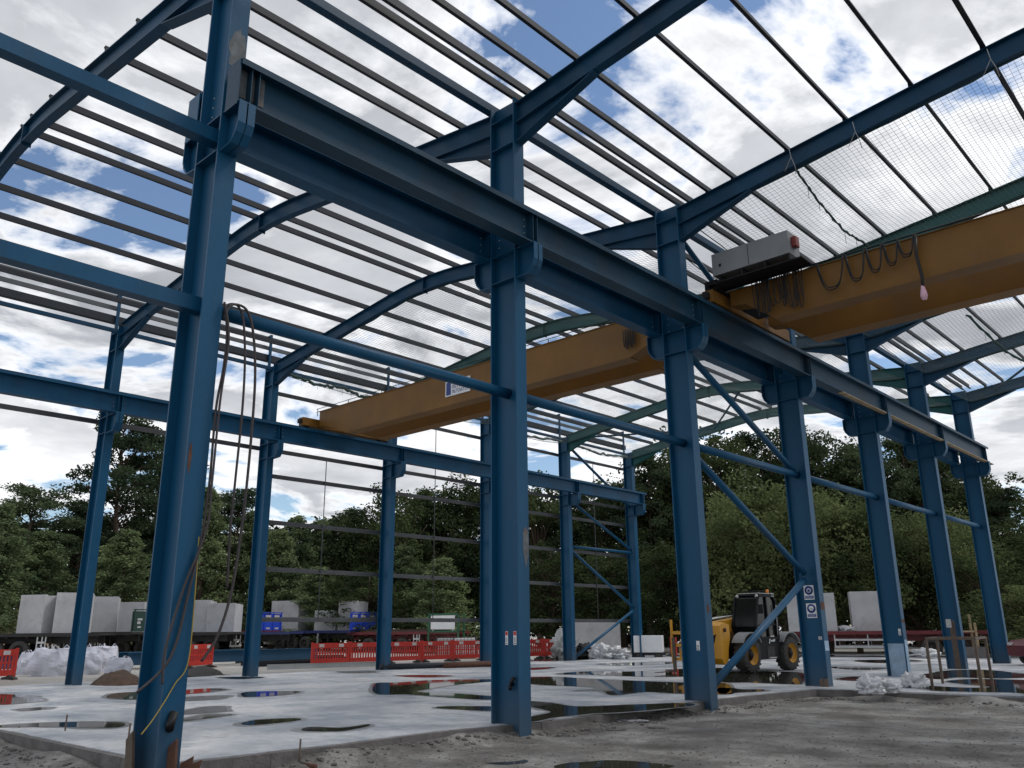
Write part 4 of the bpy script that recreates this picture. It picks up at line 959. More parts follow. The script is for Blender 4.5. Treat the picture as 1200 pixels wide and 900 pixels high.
def flatbed(loc, rz, ln, deckmat, lab, headboard=None, dh=1.35, axles=3, head_h=1.1, s=1):
    root = empty('flatbed_trailer', loc, rz); tag(root, lab, 'trailer', 'flatbed trailers')
    # local: x along the length, rear axles at -x, headboard at +x
    d = MB().box(-ln/2, ln/2, -1.25, 1.25, dh-.12, dh); d.box(-ln/2, ln/2, -1.27, -1.253, dh-.16, dh+.015); d.box(-ln/2, ln/2, 1.253, 1.27, dh-.16, dh+.015); d.build('deck', deckmat, root)
    c = MB()
    for y in (-.5, .5): I = c.box(-ln/2+.1, ln/2-.3, y-.07, y+.07, dh-.50, dh-.125)
    for i in range(int(ln)): c.box(-ln/2+.4+i, -ln/2+.48+i, -1.2, 1.2, dh-.24, dh-.125)
    c.build('chassis', 'chassis' if deckmat != 'trailer_r' else 'trailer_r', root)
    for i in range(axles):
        x = -ln/2+1.6+i*1.25
        for sy in (-1, 1):
            t = MB().lathe([(.28, -.17), (.44, -.18), (.49, -.13), (.50, 0), (.49, .13), (.44, .18), (.28, .17)], (0, 0, 0), 'y', 24, False); w_ = t.build('wheel', 'tyre', root); w_.location = (x, sy*1.05, .5)
            MB().lathe([(.275, sy*.16), (.25, sy*.05), (.12, sy*.04), (.10, sy*.15), (.0001, sy*.15)], (0, 0, 0), 'y', 18, False).build('rim', 'chassis', w_)
        MB().tube([(x, -1, .5), (x, 1, .5)], .06, 8).build('axle', 'chassis', root)
    for sy in (-1, 1):
        g_ = MB(); x0, x1 = -ln/2+1.6+axles*1.25, ln/2-3.0
        for z in (.50, .85): g_.box(x0, x1, sy*1.24-.02, sy*1.24+.02, z, z+.10)
        for x in (x0, (x0+x1)/2, x1-.06): g_.box(x, x+.06, sy*1.20-.015, sy*1.20+.015, .5, dh-.13)
        g_.build('side_guard', 'alloy', root)
        l = MB().box(ln/2-2.6, ln/2-2.5, sy*.75-.05, sy*.75+.05, .1, dh-.13).box(ln/2-2.7, ln/2-2.4, sy*.75-.15, sy*.75+.15, 0, .08); l.build('landing_leg', 'chassis', root)
    MB().box(-ln/2-.05, -ln/2+.05, -1.2, 1.2, .45, .62).build('rear_bumper', 'reflective', root)
    if headboard:
        hb = MB().box(ln/2-.08, ln/2, -1.25, 1.25, dh+.02, dh+head_h); 
        for y in (-1.2, -.4, .4, 1.14): hb.box(ln/2+.002, ln/2+.06, y, y+.07, dh+.02, dh+head_h+.06)
        hb.box(ln/2+.002, ln/2+.065, -1.27, 1.27, dh+head_h+.062, dh+head_h+.12)
        o_ = hb.build('headboard', headboard, root)
        if headboard == 'trailer_g':
            t = MB()
            for (y, z, a, b) in ((-.95, .62, .30, .10), (-.95, .42, .20, .14), (-.92, .22, .22, .08)): t.box(ln/2+.004, ln/2+.008, y, y+a, dh+z, dh+z+b)
            t.build('lettering', 'silver', o_); MB().box(ln/2+.004, ln/2+.008, .0, .25, dh+.3, dh+.45).build('label', 'yhose', o_)
        if headboard == 'blueb':
            t = MB()
            for y in (-1.1, -.28, .52):
                t.box(ln/2+.004, ln/2+.008, y+.02, y+.5, dh+head_h-.24, dh+head_h-.08); t.box(ln/2+.004, ln/2+.008, y+.1, y+.45, dh+.1, dh+.2)
            t.build('lettering', 'reflective', o_)
    return root
# trailers stand in a row beyond the slab; headboards face right, toward the near columns
def place(u, v, dist): p = atd(u, v, dist); return p
def ground_z(p): return gh(p.x, p.y)
TR = [ # u of centre, distance, heading, length, deck, headboard, label
 (30, 53, .40, 8.0, 'chassis', None, 'black flatbed trailer at the far left loaded with three concrete units'),
 (118, 57, 1.0, 9.0, 'chassis', 'trailer_g', 'dark green trailer with a lettered headboard seen just right of the leftmost far column'),
 (185, 55, .45, 9.0, 'chassis', None, 'black trailer behind the nearest column carrying a stepped concrete unit'),
 (262, 57, .40, 9.0, 'trailer_b', None, 'dark blue deck trailer right of the nearest column'),
 (258, 66, .85, 9.0, 'trailer_r', 'blueb', 'maroon deck trailer with a bright blue headboard, loaded with the two largest units'),
 (372, 64, .80, 8.5, 'trailer_b', 'blueb', 'dark blue trailer with a bright blue headboard left of the third far column'),
 (478, 60, .45, 8.0, 'trailer_r', None, 'maroon trailer loaded with rusty beams right of the third far column'),
]
trl = []
for u, dist, hd, ln_, mt, hb, lab in TR:
    p = atd(u, 768, dist); z = ground_z(p)
    az = math.atan2(p.y-CAM.y, p.x-CAM.x)      # direction away from the camera
    r = az - PI/2 - hd + PI/2*0                # mostly side-on, the right end swung towards the viewer
    r = az - PI/2 - hd
    trl.append((flatbed((p.x, p.y, z), r, ln_, mt, lab, hb), p, z, r))
def on_trailer(i, u, sx, sy, sz, lab, rz=0, dh=1.365, cut=None):
    o_, p, z, r = trl[i]; d = ray(u, 740); A = Vector((math.cos(r), math.sin(r))); B = Vector((d.x, d.y)); w0 = Vector((CAM.x-p.x, CAM.y-p.y))
    den = A.x*B.y-A.y*B.x; k = (w0.x*B.y-w0.y*B.x)/den; k = max(-4.2, min(4.2, k))
    return precast(Vector((p.x+A.x*k, p.y+A.y*k, z+dh)), sx, sy, sz, r+rz, lab, cut=cut)
on_trailer(0, 46, 1.55, 1.5, 1.95, 'tall pale concrete unit at the far left end of the trailer row', -.35)
on_trailer(0, 84, 1.75, 1.5, 2.05, 'taller concrete unit with a plain grey face left of the leftmost far column', .30)
on_trailer(1, 122, 1.3, 1.2, 2.0, 'pale concrete unit standing behind the dark green headboard', .9, dh=1.365)
on_trailer(2, 161, 1.7, 1.4, 1.7, 'concrete unit with a lit right face just left of the nearest column', -.2)
on_trailer(3, 238, 1.0, 1.6, 1.9, 'narrow concrete unit directly right of the nearest column', .2)
on_trailer(3, 262, 1.7, 1.6, 1.7, 'concrete unit above the blue deck, by the hanging hoses', .1)
on_trailer(5, 341, 2.3, 1.9, 2.1, 'largest concrete unit, its corner edge facing the viewer, right of the second far column', .25)
on_trailer(5, 383, 1.5, 1.6, 1.35, 'low concrete unit between two taller ones on the blue trailer', .6)
on_trailer(5, 413, 1.5, 1.4, 1.95, 'pale concrete unit above the blue headboard beside the third far column', .2)
# rusty beams on the maroon trailer and green end frame
o_, p, z, r = trl[6]
for i in range(5):
    m = MB(); I_y(m, 0, -3.0, 3.0, 0, .16, .14, .015, .01); b = m.build('steel_beam', 'rust' if i % 2 else 'frame_br'); b.location = (p.x+math.cos(r)*(-.6)-math.sin(r)*(-.8+i*.36), p.y+math.sin(r)*(-.6)+math.cos(r)*(-.8+i*.36), z+1.37+.17*(i % 2)*0); b.rotation_euler = (0, 0, r-PI/2)
    tag(b, f'rusty steel beam lying on the maroon trailer, {ORD[i]} from the front', 'beam', 'rusty beams on the maroon trailer')
q = atd(523, 741, 58)
fr = empty('stillage', (q.x, q.y, gh(q.x, q.y)), r); tag(fr, 'green steel frame holding a white panel, left of the column behind the big middle one', 'frame')
m = MB(); zz = 1.35
for x in (-1.05, 1.05):
    for y in (-.5, .5): m.box(x-.05, x+.05, y-.05, y+.05, 0, 2.55)
m.box(-1.1, 1.1, -.55, -.45, zz, zz+.12).box(-1.1, 1.1, .45, .55, zz, zz+.12).box(-1.1, 1.1, -.55, -.45, 2.45, 2.55); m.build('frame', 'green_p', fr)
MB().box(-.85, .85, -.62, -.56, 1.55, 2.42).build('panel', 'white', fr)
for x in (-.7, .7): MB().lathe([(.05, 0), (.05, -.03)], (x, -.56, 1.48), 'y', 10).build('lamp', 'silver', fr)

# IBC totes
def tote(u, v, lab, col='white', dist=50):
    p = atd(u, v, dist); z = gh(p.x, p.y); root = empty('caged_tank', (p.x, p.y, z), .7); tag(root, lab, 'tank', 'caged plastic tanks')
    MB().box(-.55, .55, -.45, .45, .16, 1.1).build('tank', col, root, .04)
    c = MB()
    for i in range(7):
        x = -.6+i*.2; c.box(x-.01, x+.01, -.51, -.49, .12, 1.15); c.box(x-.01, x+.01, .49, .51, .12, 1.15)
    for i in range(5):
        y = -.5+i*.25; c.box(-.62, -.60, y-.01, y+.01, .12, 1.15); c.box(.60, .62, y-.01, y+.01, .12, 1.15)
    for z_ in (.3, .6, .9, 1.14): c.box(-.62, .62, -.515, -.495, z_, z_+.02); c.box(-.62, .62, .495, .515, z_, z_+.02); c.box(.60, .625, -.5, .5, z_, z_+.02); c.box(-.625, -.6, -.5, .5, z_, z_+.02)
    c.build('cage', 'galv', root)
    MB().box(-.6, .6, -.5, .5, 0, .11).build('pallet', 'wood', root)
tote(525, 765, 'left one of the two caged tanks behind the red barriers', 'silver'); tote(545, 765, 'right one of the two caged tanks behind the red barriers', 'white', 49)
# steel stock on the ground left of the barriers
for i, (u, v, ln_, r_) in enumerate(((350, 779, 5.5, .1), (345, 776, 6, .05), (352, 773, 5, .0), (338, 781, 4, .3), (370, 784, 4.2, .15), (400, 783, 4, .1))):
    p = onz(u, v); m = MB(); I_y(m, 0, -ln_/2, ln_/2, 0, .2, .12, .015, .01); b = m.build('steel_section', 'galv_dark' if i < 4 else 'silver'); b.location = (p.x, p.y, .03+.0*i); b.rotation_euler = (0, 0, r_-.35)
    tag(b, f"steel section lying on the ground left of the barrier row, {ORD[i]} of the scattered six", 'steel section', 'steel sections lying behind the slab')
for i, (u, v, ln_, mt) in enumerate(((510, 783, 5.0, 'galv_dark'), (552, 782, 2.6, 'rust'))):
    p = onz(u, v); b = MB().tube([(0, -ln_/2, .11), (0, ln_/2, .11)], .11, 12).build('steel_pipe', mt); b.location = (p.x, p.y, 0.004); b.rotation_euler = (0, 0, -.25); tag(b, ['long grey pipe lying on the slab in front of the barriers', 'short rusty pipe lying on the slab left of the big middle column'][i], 'pipe')
# dark blue steel lying in the yard behind the bags
for i, (u, v, d) in enumerate(((185, 779, 44), (270, 777, 44), (110, 779, 42))):
    p = atd(u, v, d); m = MB(); I_y(m, 0, -5, 5, .1, .62, .25, .02, .012); b = m.build('blue_girder', 'blue'); b.location = (p.x, p.y, .08); b.rotation_euler = (0, 0, .05); tag(b, ['blue girder lying in the yard behind the nearest column', 'blue girder lying in the yard left of the second far column', 'blue girder lying in the yard behind the soil heap'][i], 'girder', 'blue girders lying in the yard')
# concrete unit, wrapped piles and box by the far right columns
p = atd(695, 764, 54); precast((p.x, p.y, gh(p.x, p.y)), 3.0, 1.6, 2.05, YAW+.35, 'pale concrete unit standing on the ground between the last two far columns')
def crumple(loc, sx, sy, sz, mt, name, lab, cat, seed, grp=None, flat=False):
    bm = bmesh.new(); bmesh.ops.create_icosphere(bm, subdivisions=4, radius=1); v = []
    for q in bm.verts:
        d = q.co.normalized(); n1 = abs(noise.noise(d*1.5+Vector((seed, 0, 0)))); n2 = abs(noise.noise(d*3.1+Vector((0, seed, 0))+Vector((n1*2, 0, n1)))); n3 = abs(noise.noise(Vector((d.x*9, d.y*2, d.z*9+seed))))
        r = 1.05-.9*n1-.75*n2-.30*n3; v.append((d.x*r*sx, d.y*r*sy, max(0, (d.z*r*.8+.35)*sz)))
    bm.verts.index_update(); f = [tuple(x.index for x in fc.verts) for fc in bm.faces]; bm.free()
    o = MB().add(v, f, True).build(name, mt); o.location = loc; tag(o, lab, cat, grp); return o
p = atd(662, 770, 48); crumple((p.x, p.y, 0.0), 1.0, .9, 1.5, 'silver', 'wrapped_pile', 'grey plastic wrapped pile beside the pale concrete unit', 'pile', 3)
p = atd(688, 770, 48); crumple((p.x, p.y, .0), 1.3, .8, .8, 'black', 'membrane_roll', 'black membrane bundle at the foot of the pale concrete unit', 'bundle', 9)
p = atd(704, 770, 47); crumple((p.x, p.y, .0), 1.0, .7, .8, 'film', 'film_bundle', 'left white crumpled film bundle by the last far column', 'film', 5, 'white crumpled film')
p = atd(722, 770, 47); crumple((p.x, p.y, .0), 1.0, .7, .65, 'film', 'film_bundle', 'right white crumpled film bundle by the last far column', 'film', 12, 'white crumpled film')
p = atd(761, 768, 50); g_ = empty('site_generator', (p.x, p.y, gh(p.x, p.y)), .5); tag(g_, 'white boxed generator on a trolley right of the last far column', 'generator')
MB().box(-.8, .8, -.45, .45, .45, 1.35).build('housing', 'white', g_, .03); MB().box(-.9, .9, -.4, .4, .3, .42).build('trolley', 'chassis', g_)
for x in (-.5, .5): MB().lathe([(.1, -.5), (.2, -.5), (.2, .5), (.1, .5)], (x, 0, .2), 'y', 16).build('wheel', 'tyre', g_)
p = atd(800, 760, 60)
for i in range(4):
    q = atd(779+i*18, 762, 62); s_ = empty('mesh_panel', (q.x, q.y, gh(q.x, q.y)), YAW+PI*0); tag(s_, f'grey mesh site fence panel, {ORD[i]} from the left, behind the telehandler', 'fence panel', 'mesh fence panels')
    m = MB()
    for x in (-.6, .6): m.tube([(x, 0, 0), (x, 0, 2.0)], .02, 6)
    for z_ in (.1, 1.98): m.tube([(-.6, 0, z_), (.6, 0, z_)], .02, 6)
    m.build('frame', 'galv', s_); m = MB()
    for k in range(14): m.tube([(-.55+k*.085, 0, .1), (-.55+k*.085, 0, 1.98)], .004, 3)
    for k in range(10): m.tube([(-.6, 0, .2+k*.18), (.6, 0, .2+k*.18)], .004, 3)
    m.build('mesh_infill', 'galv', s_)

# ---- right side: red trailer, blocks, trestle, film, car
p = atd(1035, 768, 51); z = gh(p.x, p.y); az = math.atan2(p.y-CAM.y, p.x-CAM.x); r = az-PI/2+PI
rt = flatbed((p.x, p.y, z), r-.05, 10.5, 'trailer_r', 'long maroon flatbed trailer behind the right hand columns, two concrete slabs on it', None, 1.32, 2)
trl.append((rt, p, z, r-.05))
def slab_block(u, w_, h_, lab, dist, rz=0):
    q = atd(u, 742, dist); root = empty('concrete_slab_block', (q.x, q.y, z+1.335), r+rz); tag(root, lab, 'concrete block', 'concrete slabs on the maroon trailer')
    MB().box(-w_/2, w_/2, -.55, .55, 0, h_).build('block', 'concrete', root, .015)
    MB().tube([(-.1, 0, h_), (-.1, 0, h_+.08), (.1, 0, h_+.08), (.1, 0, h_)], .015, 5).build('lifting_eye', 'galv_dark', root)
slab_block(1020, 1.75, 2.05, 'pale upright concrete slab left of the fifth near column', 51, .12)
slab_block(970, 1.0, 2.0, 'narrow pale concrete slab seen just right of the fourth near column', 50.6, .1)
slab_block(934, .8, 1.9, 'pale concrete slab seen between telehandler cab and fourth near column', 50.2, .1)
q = atd(988, 741, 50.5); crumple((q.x, q.y, z+1.33), .8, .5, .3, 'film', 'sheet_bundle', 'small grey sheet bundle lying on the maroon trailer between the slabs', 'bundle', 21)
q = atd(1137, 772, 49); ch_ = empty('timber_stand', (q.x, q.y, gh(q.x, q.y)), .6); tag(ch_, 'crude timber stand on blocks between the two right end columns', 'stand')
MB().box(-.7, .7, -.5, .5, .0, .55).build('block', 'concrete_d', ch_); m = MB()
for x in (-.35, .35):
    for y in (-.3, .3): m.box(x-.05, x+.05, y-.05, y+.05, .55, 1.7 if y < 0 else 2.1)
m.box(-.4, .4, -.35, .35, 1.25, 1.33); m.build('timber_frame', 'wood', ch_)
q = atd(1083, 770, 48); crumple((q.x, q.y, 0.0), .9, .5, .5, 'film', 'film_bundle', 'small white film scraps on the slab behind the brown trestle', 'film', 31)
# car at the right edge
def car(loc, rz):
    root = empty('parked_car', loc, rz); tag(root, 'dark red car cut off by the right edge, behind the last near column', 'car')
    prof = [(-2.1, .35), (-2.15, .75), (-1.95, .95), (-1.2, 1.05), (-.55, 1.42), (.55, 1.46), (1.35, 1.2), (2.0, 1.05), (2.1, .7), (2.05, .35)]
    bm = bmesh.new(); m = MB(); 
    lay = [(-.86, .93, 0), (-.80, 1.0, 0), (.80, 1.0, 0), (.86, .93, 0)]
    V_ = []; n = len(prof)
    for y, s, _ in lay: V_ += [(x*(s*.5+.5), y*(1 if z < 1.0 else .80), .35+(z-.35)*s) for x, z in prof]
    f = [tuple(range(n)), tuple(range(3*n, 4*n))[::-1]]
    for l in range(3):
        for i in range(n): f.append((l*n+i, l*n+(i+1) % n, (l+1)*n+(i+1) % n, (l+1)*n+i))
    m.add(V_, f, False); m.build('body', 'carred', root, .03)
    for s in (-1, 1): MB().prism([(-1.0, 1.05), (-.5, 1.36), (.5, 1.39), (1.15, 1.12)], 'y', s*.70, s*.735).build('side_window', 'glass', root)
    MB().add([(-1.28, -.62, 1.045), (-1.28, .62, 1.045), (-.62, .56, 1.41), (-.62, -.56, 1.41)], [(0, 1, 2, 3)]).build('windscreen', 'glass', root)
    for x in (-1.3, 1.3):
        for s in (-1, 1):
            w_ = MB().lathe([(.18, -.1), (.30, -.11), (.32, 0), (.30, .11), (.18, .1)], (0, 0, 0), 'y', 24).build('wheel', 'tyre', root); w_.location = (x, s*.78, .32)
            MB().lathe([(.2, s*.09), (.0001, s*.11)], (0, 0, 0), 'y', 16).build('rim', 'alloy', w_)
    for s in (-1, 1): MB().box(-2.13, -1.98, s*.62-.12, s*.62+.12, .72, .86).build('headlight', 'silver', root, .02)
q = atd(1256, 774, 41.5); car((q.x, q.y, -.02), YAW+.15+PI*0)
# brown trestle frame on the slab
a, b, c, d_ = onz(1093, 806), onz(1105, 801), onz(1151, 808), onz(1163, 801)
root = empty('steel_trestle', (a.x, a.y, 0)); tag(root, 'empty brown steel trestle frame standing on the slab edge at the right', 'trestle')
H_ = 1.16
for p in (a, b, c, d_): MB().bar(Vector((p.x-a.x, p.y-a.y, 0.0)), Vector((p.x-a.x, p.y-a.y, H_)), .06, .06).build('leg', 'frame_br', root)
m = MB()
for p, q in ((a, c), (b, d_), (a, b), (c, d_)): m.bar(Vector((p.x-a.x, p.y-a.y, H_+.03)), Vector((q.x-a.x, q.y-a.y, H_+.03+(.0 if (p, q) in ((a, c), (b, d_)) else .003))), .06, .055)
m.build('top_rail', 'frame_br', root)
p = onz(1022, 812); crumple((p.x, p.y-.05, -.02), .42, .34, .42, 'film', 'plastic_wrap', 'left one of two heaps of white plastic wrap on the slab edge', 'wrap', 41, 'white plastic wrap on the slab edge')
p = onz(1040, 811); crumple((p.x, p.y, -.02), .34, .30, .36, 'film', 'plastic_wrap', 'white plastic wrap clinging to the right of the big wrap heap', 'wrap', 47, 'white plastic wrap on the slab edge')
p = onz(1072, 806); crumple((p.x, p.y, -.0), .42, .3, .40, 'film', 'plastic_wrap', 'separate right hand heap of white plastic wrap left of the trestle', 'wrap', 43, 'white plastic wrap on the slab edge')
p = onz(1147, 818, -.1); crumple((p.x, p.y, -.22), .26, .2, .2, 'concrete', 'broken_concrete', 'lump of broken concrete on the mud under the trestle', 'lump', 51)

# stakes, wedges, debris near the slab corner
for i, (u, v, h) in enumerate(((74, 872, .42), (147, 896, .5), (350, 899, .32), (20, 868, .2))):
    p = onz(u, v, -.2); o = MB().tube([(0, 0, -.1), (.01, 0, h)], .014, 6).build('steel_stake', 'frame_br'); o.location = (p.x, p.y, -.18); tag(o, ['thin steel stake in the ground at the lower left', 'thin steel stake just left of the nearest column foot', 'short stub of steel stake right of the nearest column foot', 'short steel stake at the lower left edge'][i], 'stake', 'steel stakes along the slab edge')
for i, (x, y, h, rz, lean) in enumerate(((.06, .02, .34, .3, -.05), (.10, .16, .16, .8, .12), (.16, .22, .13, 1.0, .25), (-.50, -.20, .40, .2, -.15))):
    o = MB().prism([(-.07, -.3), (.07, -.3), (.065, h), (-.05, h-.08)], 'y', -.018, .018).build('packing_plate', 'rust' if i < 3 else 'frame_br'); o.location = (x, y, 0); o.rotation_euler = (0, lean, rz); tag(o, ['tallest rusty packing plate at the right of the nearest column foot', 'middle rusty packing plate at the nearest column foot', 'outermost rusty packing plate leaning away from the nearest column foot', 'brown packing plate leaning in the web of the nearest column'][i], 'plate', 'packing plates at the nearest column foot')
for i, x in enumerate((-.10, .02)):
    o = MB().prism([(-.06, -.2), (.06, -.2), (.05, .24), (-.05, .20)], 'y', -.015, .015).build('packing_plate', 'frame_br'); o.location = (x-.05, 17.80, -.02); o.rotation_euler = (.1, 0, .2*i); tag(o, ['left packing plate at the fourth near column foot', 'right packing plate at the fourth near column foot'][i], 'plate')
random.seed(11)
m = MB()
def stone(m, p, r):
    bm = bmesh.new(); bmesh.ops.create_icosphere(bm, subdivisions=1, radius=1); s_ = random.random()*50
    v = [(p[0]+q.co.x*r*(1+noise.noise(q.co*1.5+Vector((s_, 0, 0)))*.7), p[1]+q.co.y*r*(1+noise.noise(q.co*1.5+Vector((0, s_, 0)))*.7), p[2]+q.co.z*r*.6*(1+noise.noise(q.co*1.5+Vector((0, 0, s_)))*.6)) for q in bm.verts]
    bm.verts.index_update(); f = [tuple(x.index for x in fc.verts) for fc in bm.faces]; bm.free(); m.add(v, f)
edge = [(-19, .1), (-8.8, .1), (-.5, -.05), (-.35, 2.4), (-.35, 4.6), (-.05, 6.6), (-.12, 10), (0.0, 14), (.3, 16.7), (6, 16.9), (14, 16.9)]
for a, b in zip(edge, edge[1:]):
    a = Vector(a); b = Vector(b); n = int((b-a).length*34)
    for i in range(n):
        p = a.lerp(b, random.random()); off = abs(random.gauss(0, .22)); nx = Vector(((b-a).y, -(b-a).x)).normalized()
        p = p+nx*off; r = random.choice((.01, .014, .018, .022, .03, .045)) ; stone(m, (p.x, p.y, gh(p.x, p.y)+r*.25), r)
for i in range(2600):
    u = random.uniform(0, 1200); v = random.uniform(830, 905); p = onz(u, v, -.2)
    if p.x > 0 or p.y < -.05:
        r = random.choice((.006, .008, .012, .018)); stone(m, (p.x, p.y, gh(p.x, p.y)+r*.2), r)
tag(m.build('rubble', 'concrete_d'), 'loose stones and rubble scattered along the slab edge and mud', 'rubble', kind='stuff')
# torn pale sheets in the mud by the slab edge right of the big middle column
for i, (u, v, s_) in enumerate(((742, 847, .28), (768, 853, .16), (722, 855, .2), (660, 863, .12), (690, 851, .12))):
    p = onz(u, v, -.19); a, b = blob_box(s_*1.5, s_*.8, .03, i+20, 3, .5); o = MB().add(a, b).build('torn_sheet', 'concrete_d' if i else 'concrete'); o.location = (p.x, p.y, gh(p.x, p.y)-.01); o.rotation_euler = (0, 0, .8)
    tag(o, f"pale torn sheet in the mud right of the big middle column, {['largest one', 'right of the largest', 'left of the largest', 'by the column foot', 'against the slab edge'][i]}", 'sheet', 'torn sheets in the mud')
p = onz(358, 901, -.2); o = MB().tube([(-.12, 0, .03), (.12, .02, .03)], .03, 10).build('pipe_offcut', 'rust'); o.location = (p.x, p.y+.05, -.2); tag(o, 'short orange brown pipe offcut in the mud at the bottom edge', 'pipe')
# sandy bank behind the trailers
for (u0, d0, s_, lab) in ((-20, 66, 8, 'sandy earth bank at the far left behind the trailers'), (125, 68, 5, 'sandy earth bank seen between the black trailers')):
    p = atd(u0, 750, d0); heap((p.x, p.y, gh(p.x, p.y)-.2), s_, 2.0 if u0 < 0 else 1.2, 'earth_bank', 'tan', lab, 'bank', 8)
q = atd(240, 772, 40)

# ================================================================== TREES
def leaf_cloud(m, c, rad, n, size, seed, flat=1.0):
    rnd = random.Random(seed)
    for _ in range(n):
        d = Vector((rnd.gauss(0, 1), rnd.gauss(0, 1), rnd.gauss(0, 1))).normalized()*rad*(rnd.random()**.45)
        p = Vector(c)+Vector((d.x, d.y, d.z*flat)); s = size*rnd.uniform(.55, 1.25)
        a = Vector((rnd.gauss(0, 1), rnd.gauss(0, 1), rnd.gauss(0, .7))).normalized(); b = a.cross(Vector((rnd.gauss(0, 1), rnd.gauss(0, 1), rnd.gauss(0, 1)))).normalized()
        m.v += [tuple(p+a*s), tuple(p+b*s*.55), tuple(p-a*s*.7), tuple(p-b*s*.55)]; o = len(m.v)-4
        m.f.append((o, o+1, o+2, o+3)); m.sm.append(False)
def make_tree(kind, H, seed):
    rnd = random.Random(seed); root = empty({'pine': 'pine_tree', 'conifer': 'conifer_tree', 'broad': 'broadleaf_tree', 'light': 'willow_tree'}[kind])
    tr = MB(); cr = MB()
    lean = Vector((rnd.uniform(-.04, .04), rnd.uniform(-.04, .04), 0))
    tp = lambda z: Vector((lean.x*z+math.sin(z*.4+seed)*.12, lean.y*z+math.cos(z*.35+seed)*.12, z))
    tr.tube([tp(H*i/10*.95) for i in range(11)], .2, 8, [max(.03, .022*H*(1-i/10.5)) for i in range(11)])
    if kind == 'pine':
        nb = 66
        for i in range(nb):
            t = .28+.70*(i/nb)**.9; z = H*t; R_ = H*(.22*(1-((t-.55)/.5)**2*.85))*rnd.uniform(.45, 1.1); R_ = max(R_, .6); a = rnd.uniform(0, 2*PI)
            e = tp(z)+Vector((math.cos(a)*R_, math.sin(a)*R_, R_*rnd.uniform(.0, .35))); mid = tp(z).lerp(e, .5)+Vector((0, 0, .15*R_))
            tr.tube([tp(z*.98), mid, e], .05, 5, [.07, .05, .025])
            for j in range(3):
                q = mid.lerp(e, .25+.38*j)+Vector((rnd.uniform(-.4, .4), rnd.uniform(-.4, .4), rnd.uniform(-.1, .4)))
                leaf_cloud(cr, q, rnd.uniform(.65, 1.25), 95, .17, rnd.random(), .62)
        leaf_cloud(cr, tp(H*.97), 1.0, 120, .2, seed)
    elif kind == 'conifer':
        nb = 80
        for i in range(nb):
            t = .06+.92*i/nb; z = H*t; R_ = H*.24*(1-t)**.75*rnd.uniform(.65, 1.2)+.25; a = i*2.4+rnd.uniform(-.4, .4)
            e = tp(z)+Vector((math.cos(a)*R_, math.sin(a)*R_, R_*rnd.uniform(.05, .45)))
            if i % 2 == 0: tr.tube([tp(z), e], .04, 4, [.05, .02])
            for j in range(3):
                q = tp(z).lerp(e, .45+.30*j)+Vector((0, 0, rnd.uniform(-.2, .25)))
                leaf_cloud(cr, q, rnd.uniform(.55, 1.0)*(1-.3*t), 80, .15, rnd.random(), .8)
        leaf_cloud(cr, tp(H*.98), .5, 60, .17, seed, 1.6)
    else:
        nb = 64; wid = .30 if kind == 'broad' else .38
        for i in range(nb):
            t = rnd.uniform(.22 if kind == 'light' else .16, .97); z = H*t
            R_ = H*wid*math.sqrt(max(.02, 1-((t-.45)/.56)**2))*rnd.uniform(.35, 1.05); a = rnd.uniform(0, 2*PI)
            e = tp(z*.92)+Vector((math.cos(a)*R_, math.sin(a)*R_, H*.06))
            tr.tube([tp(z*.6), tp(z*.75).lerp(e, .5), e], .05, 5, [.012*H*(1-t)+.04, .05, .02])
            for j in range(3):
                q = e+Vector((rnd.gauss(0, .8), rnd.gauss(0, .8), rnd.gauss(0, .6)))
                leaf_cloud(cr, q, rnd.uniform(.6, 1.25), 90, .13 if kind == 'light' else .16, rnd.random(), .8)
    tr.build('trunk', 'bark', root, fix=False); cr.build('crown', {'pine': 'leaf_pine', 'conifer': 'leaf_mid', 'broad': 'leaf_broad', 'light': 'leaf_light'}[kind], root, fix=False)
    return root
protos = {('pine', 0): make_tree('pine', 20, 1), ('pine', 1): make_tree('pine', 20, 2), ('conifer', 0): make_tree('conifer', 14, 3), ('conifer', 1): make_tree('conifer', 14, 4),
          ('broad', 0): make_tree('broad', 14, 5), ('broad', 1): make_tree('broad', 14, 6), ('light', 0): make_tree('light', 9, 7), ('light', 1): make_tree('light', 9, 8)}
HT = {'pine': 20, 'conifer': 14, 'broad': 14, 'light': 9}
used = set()
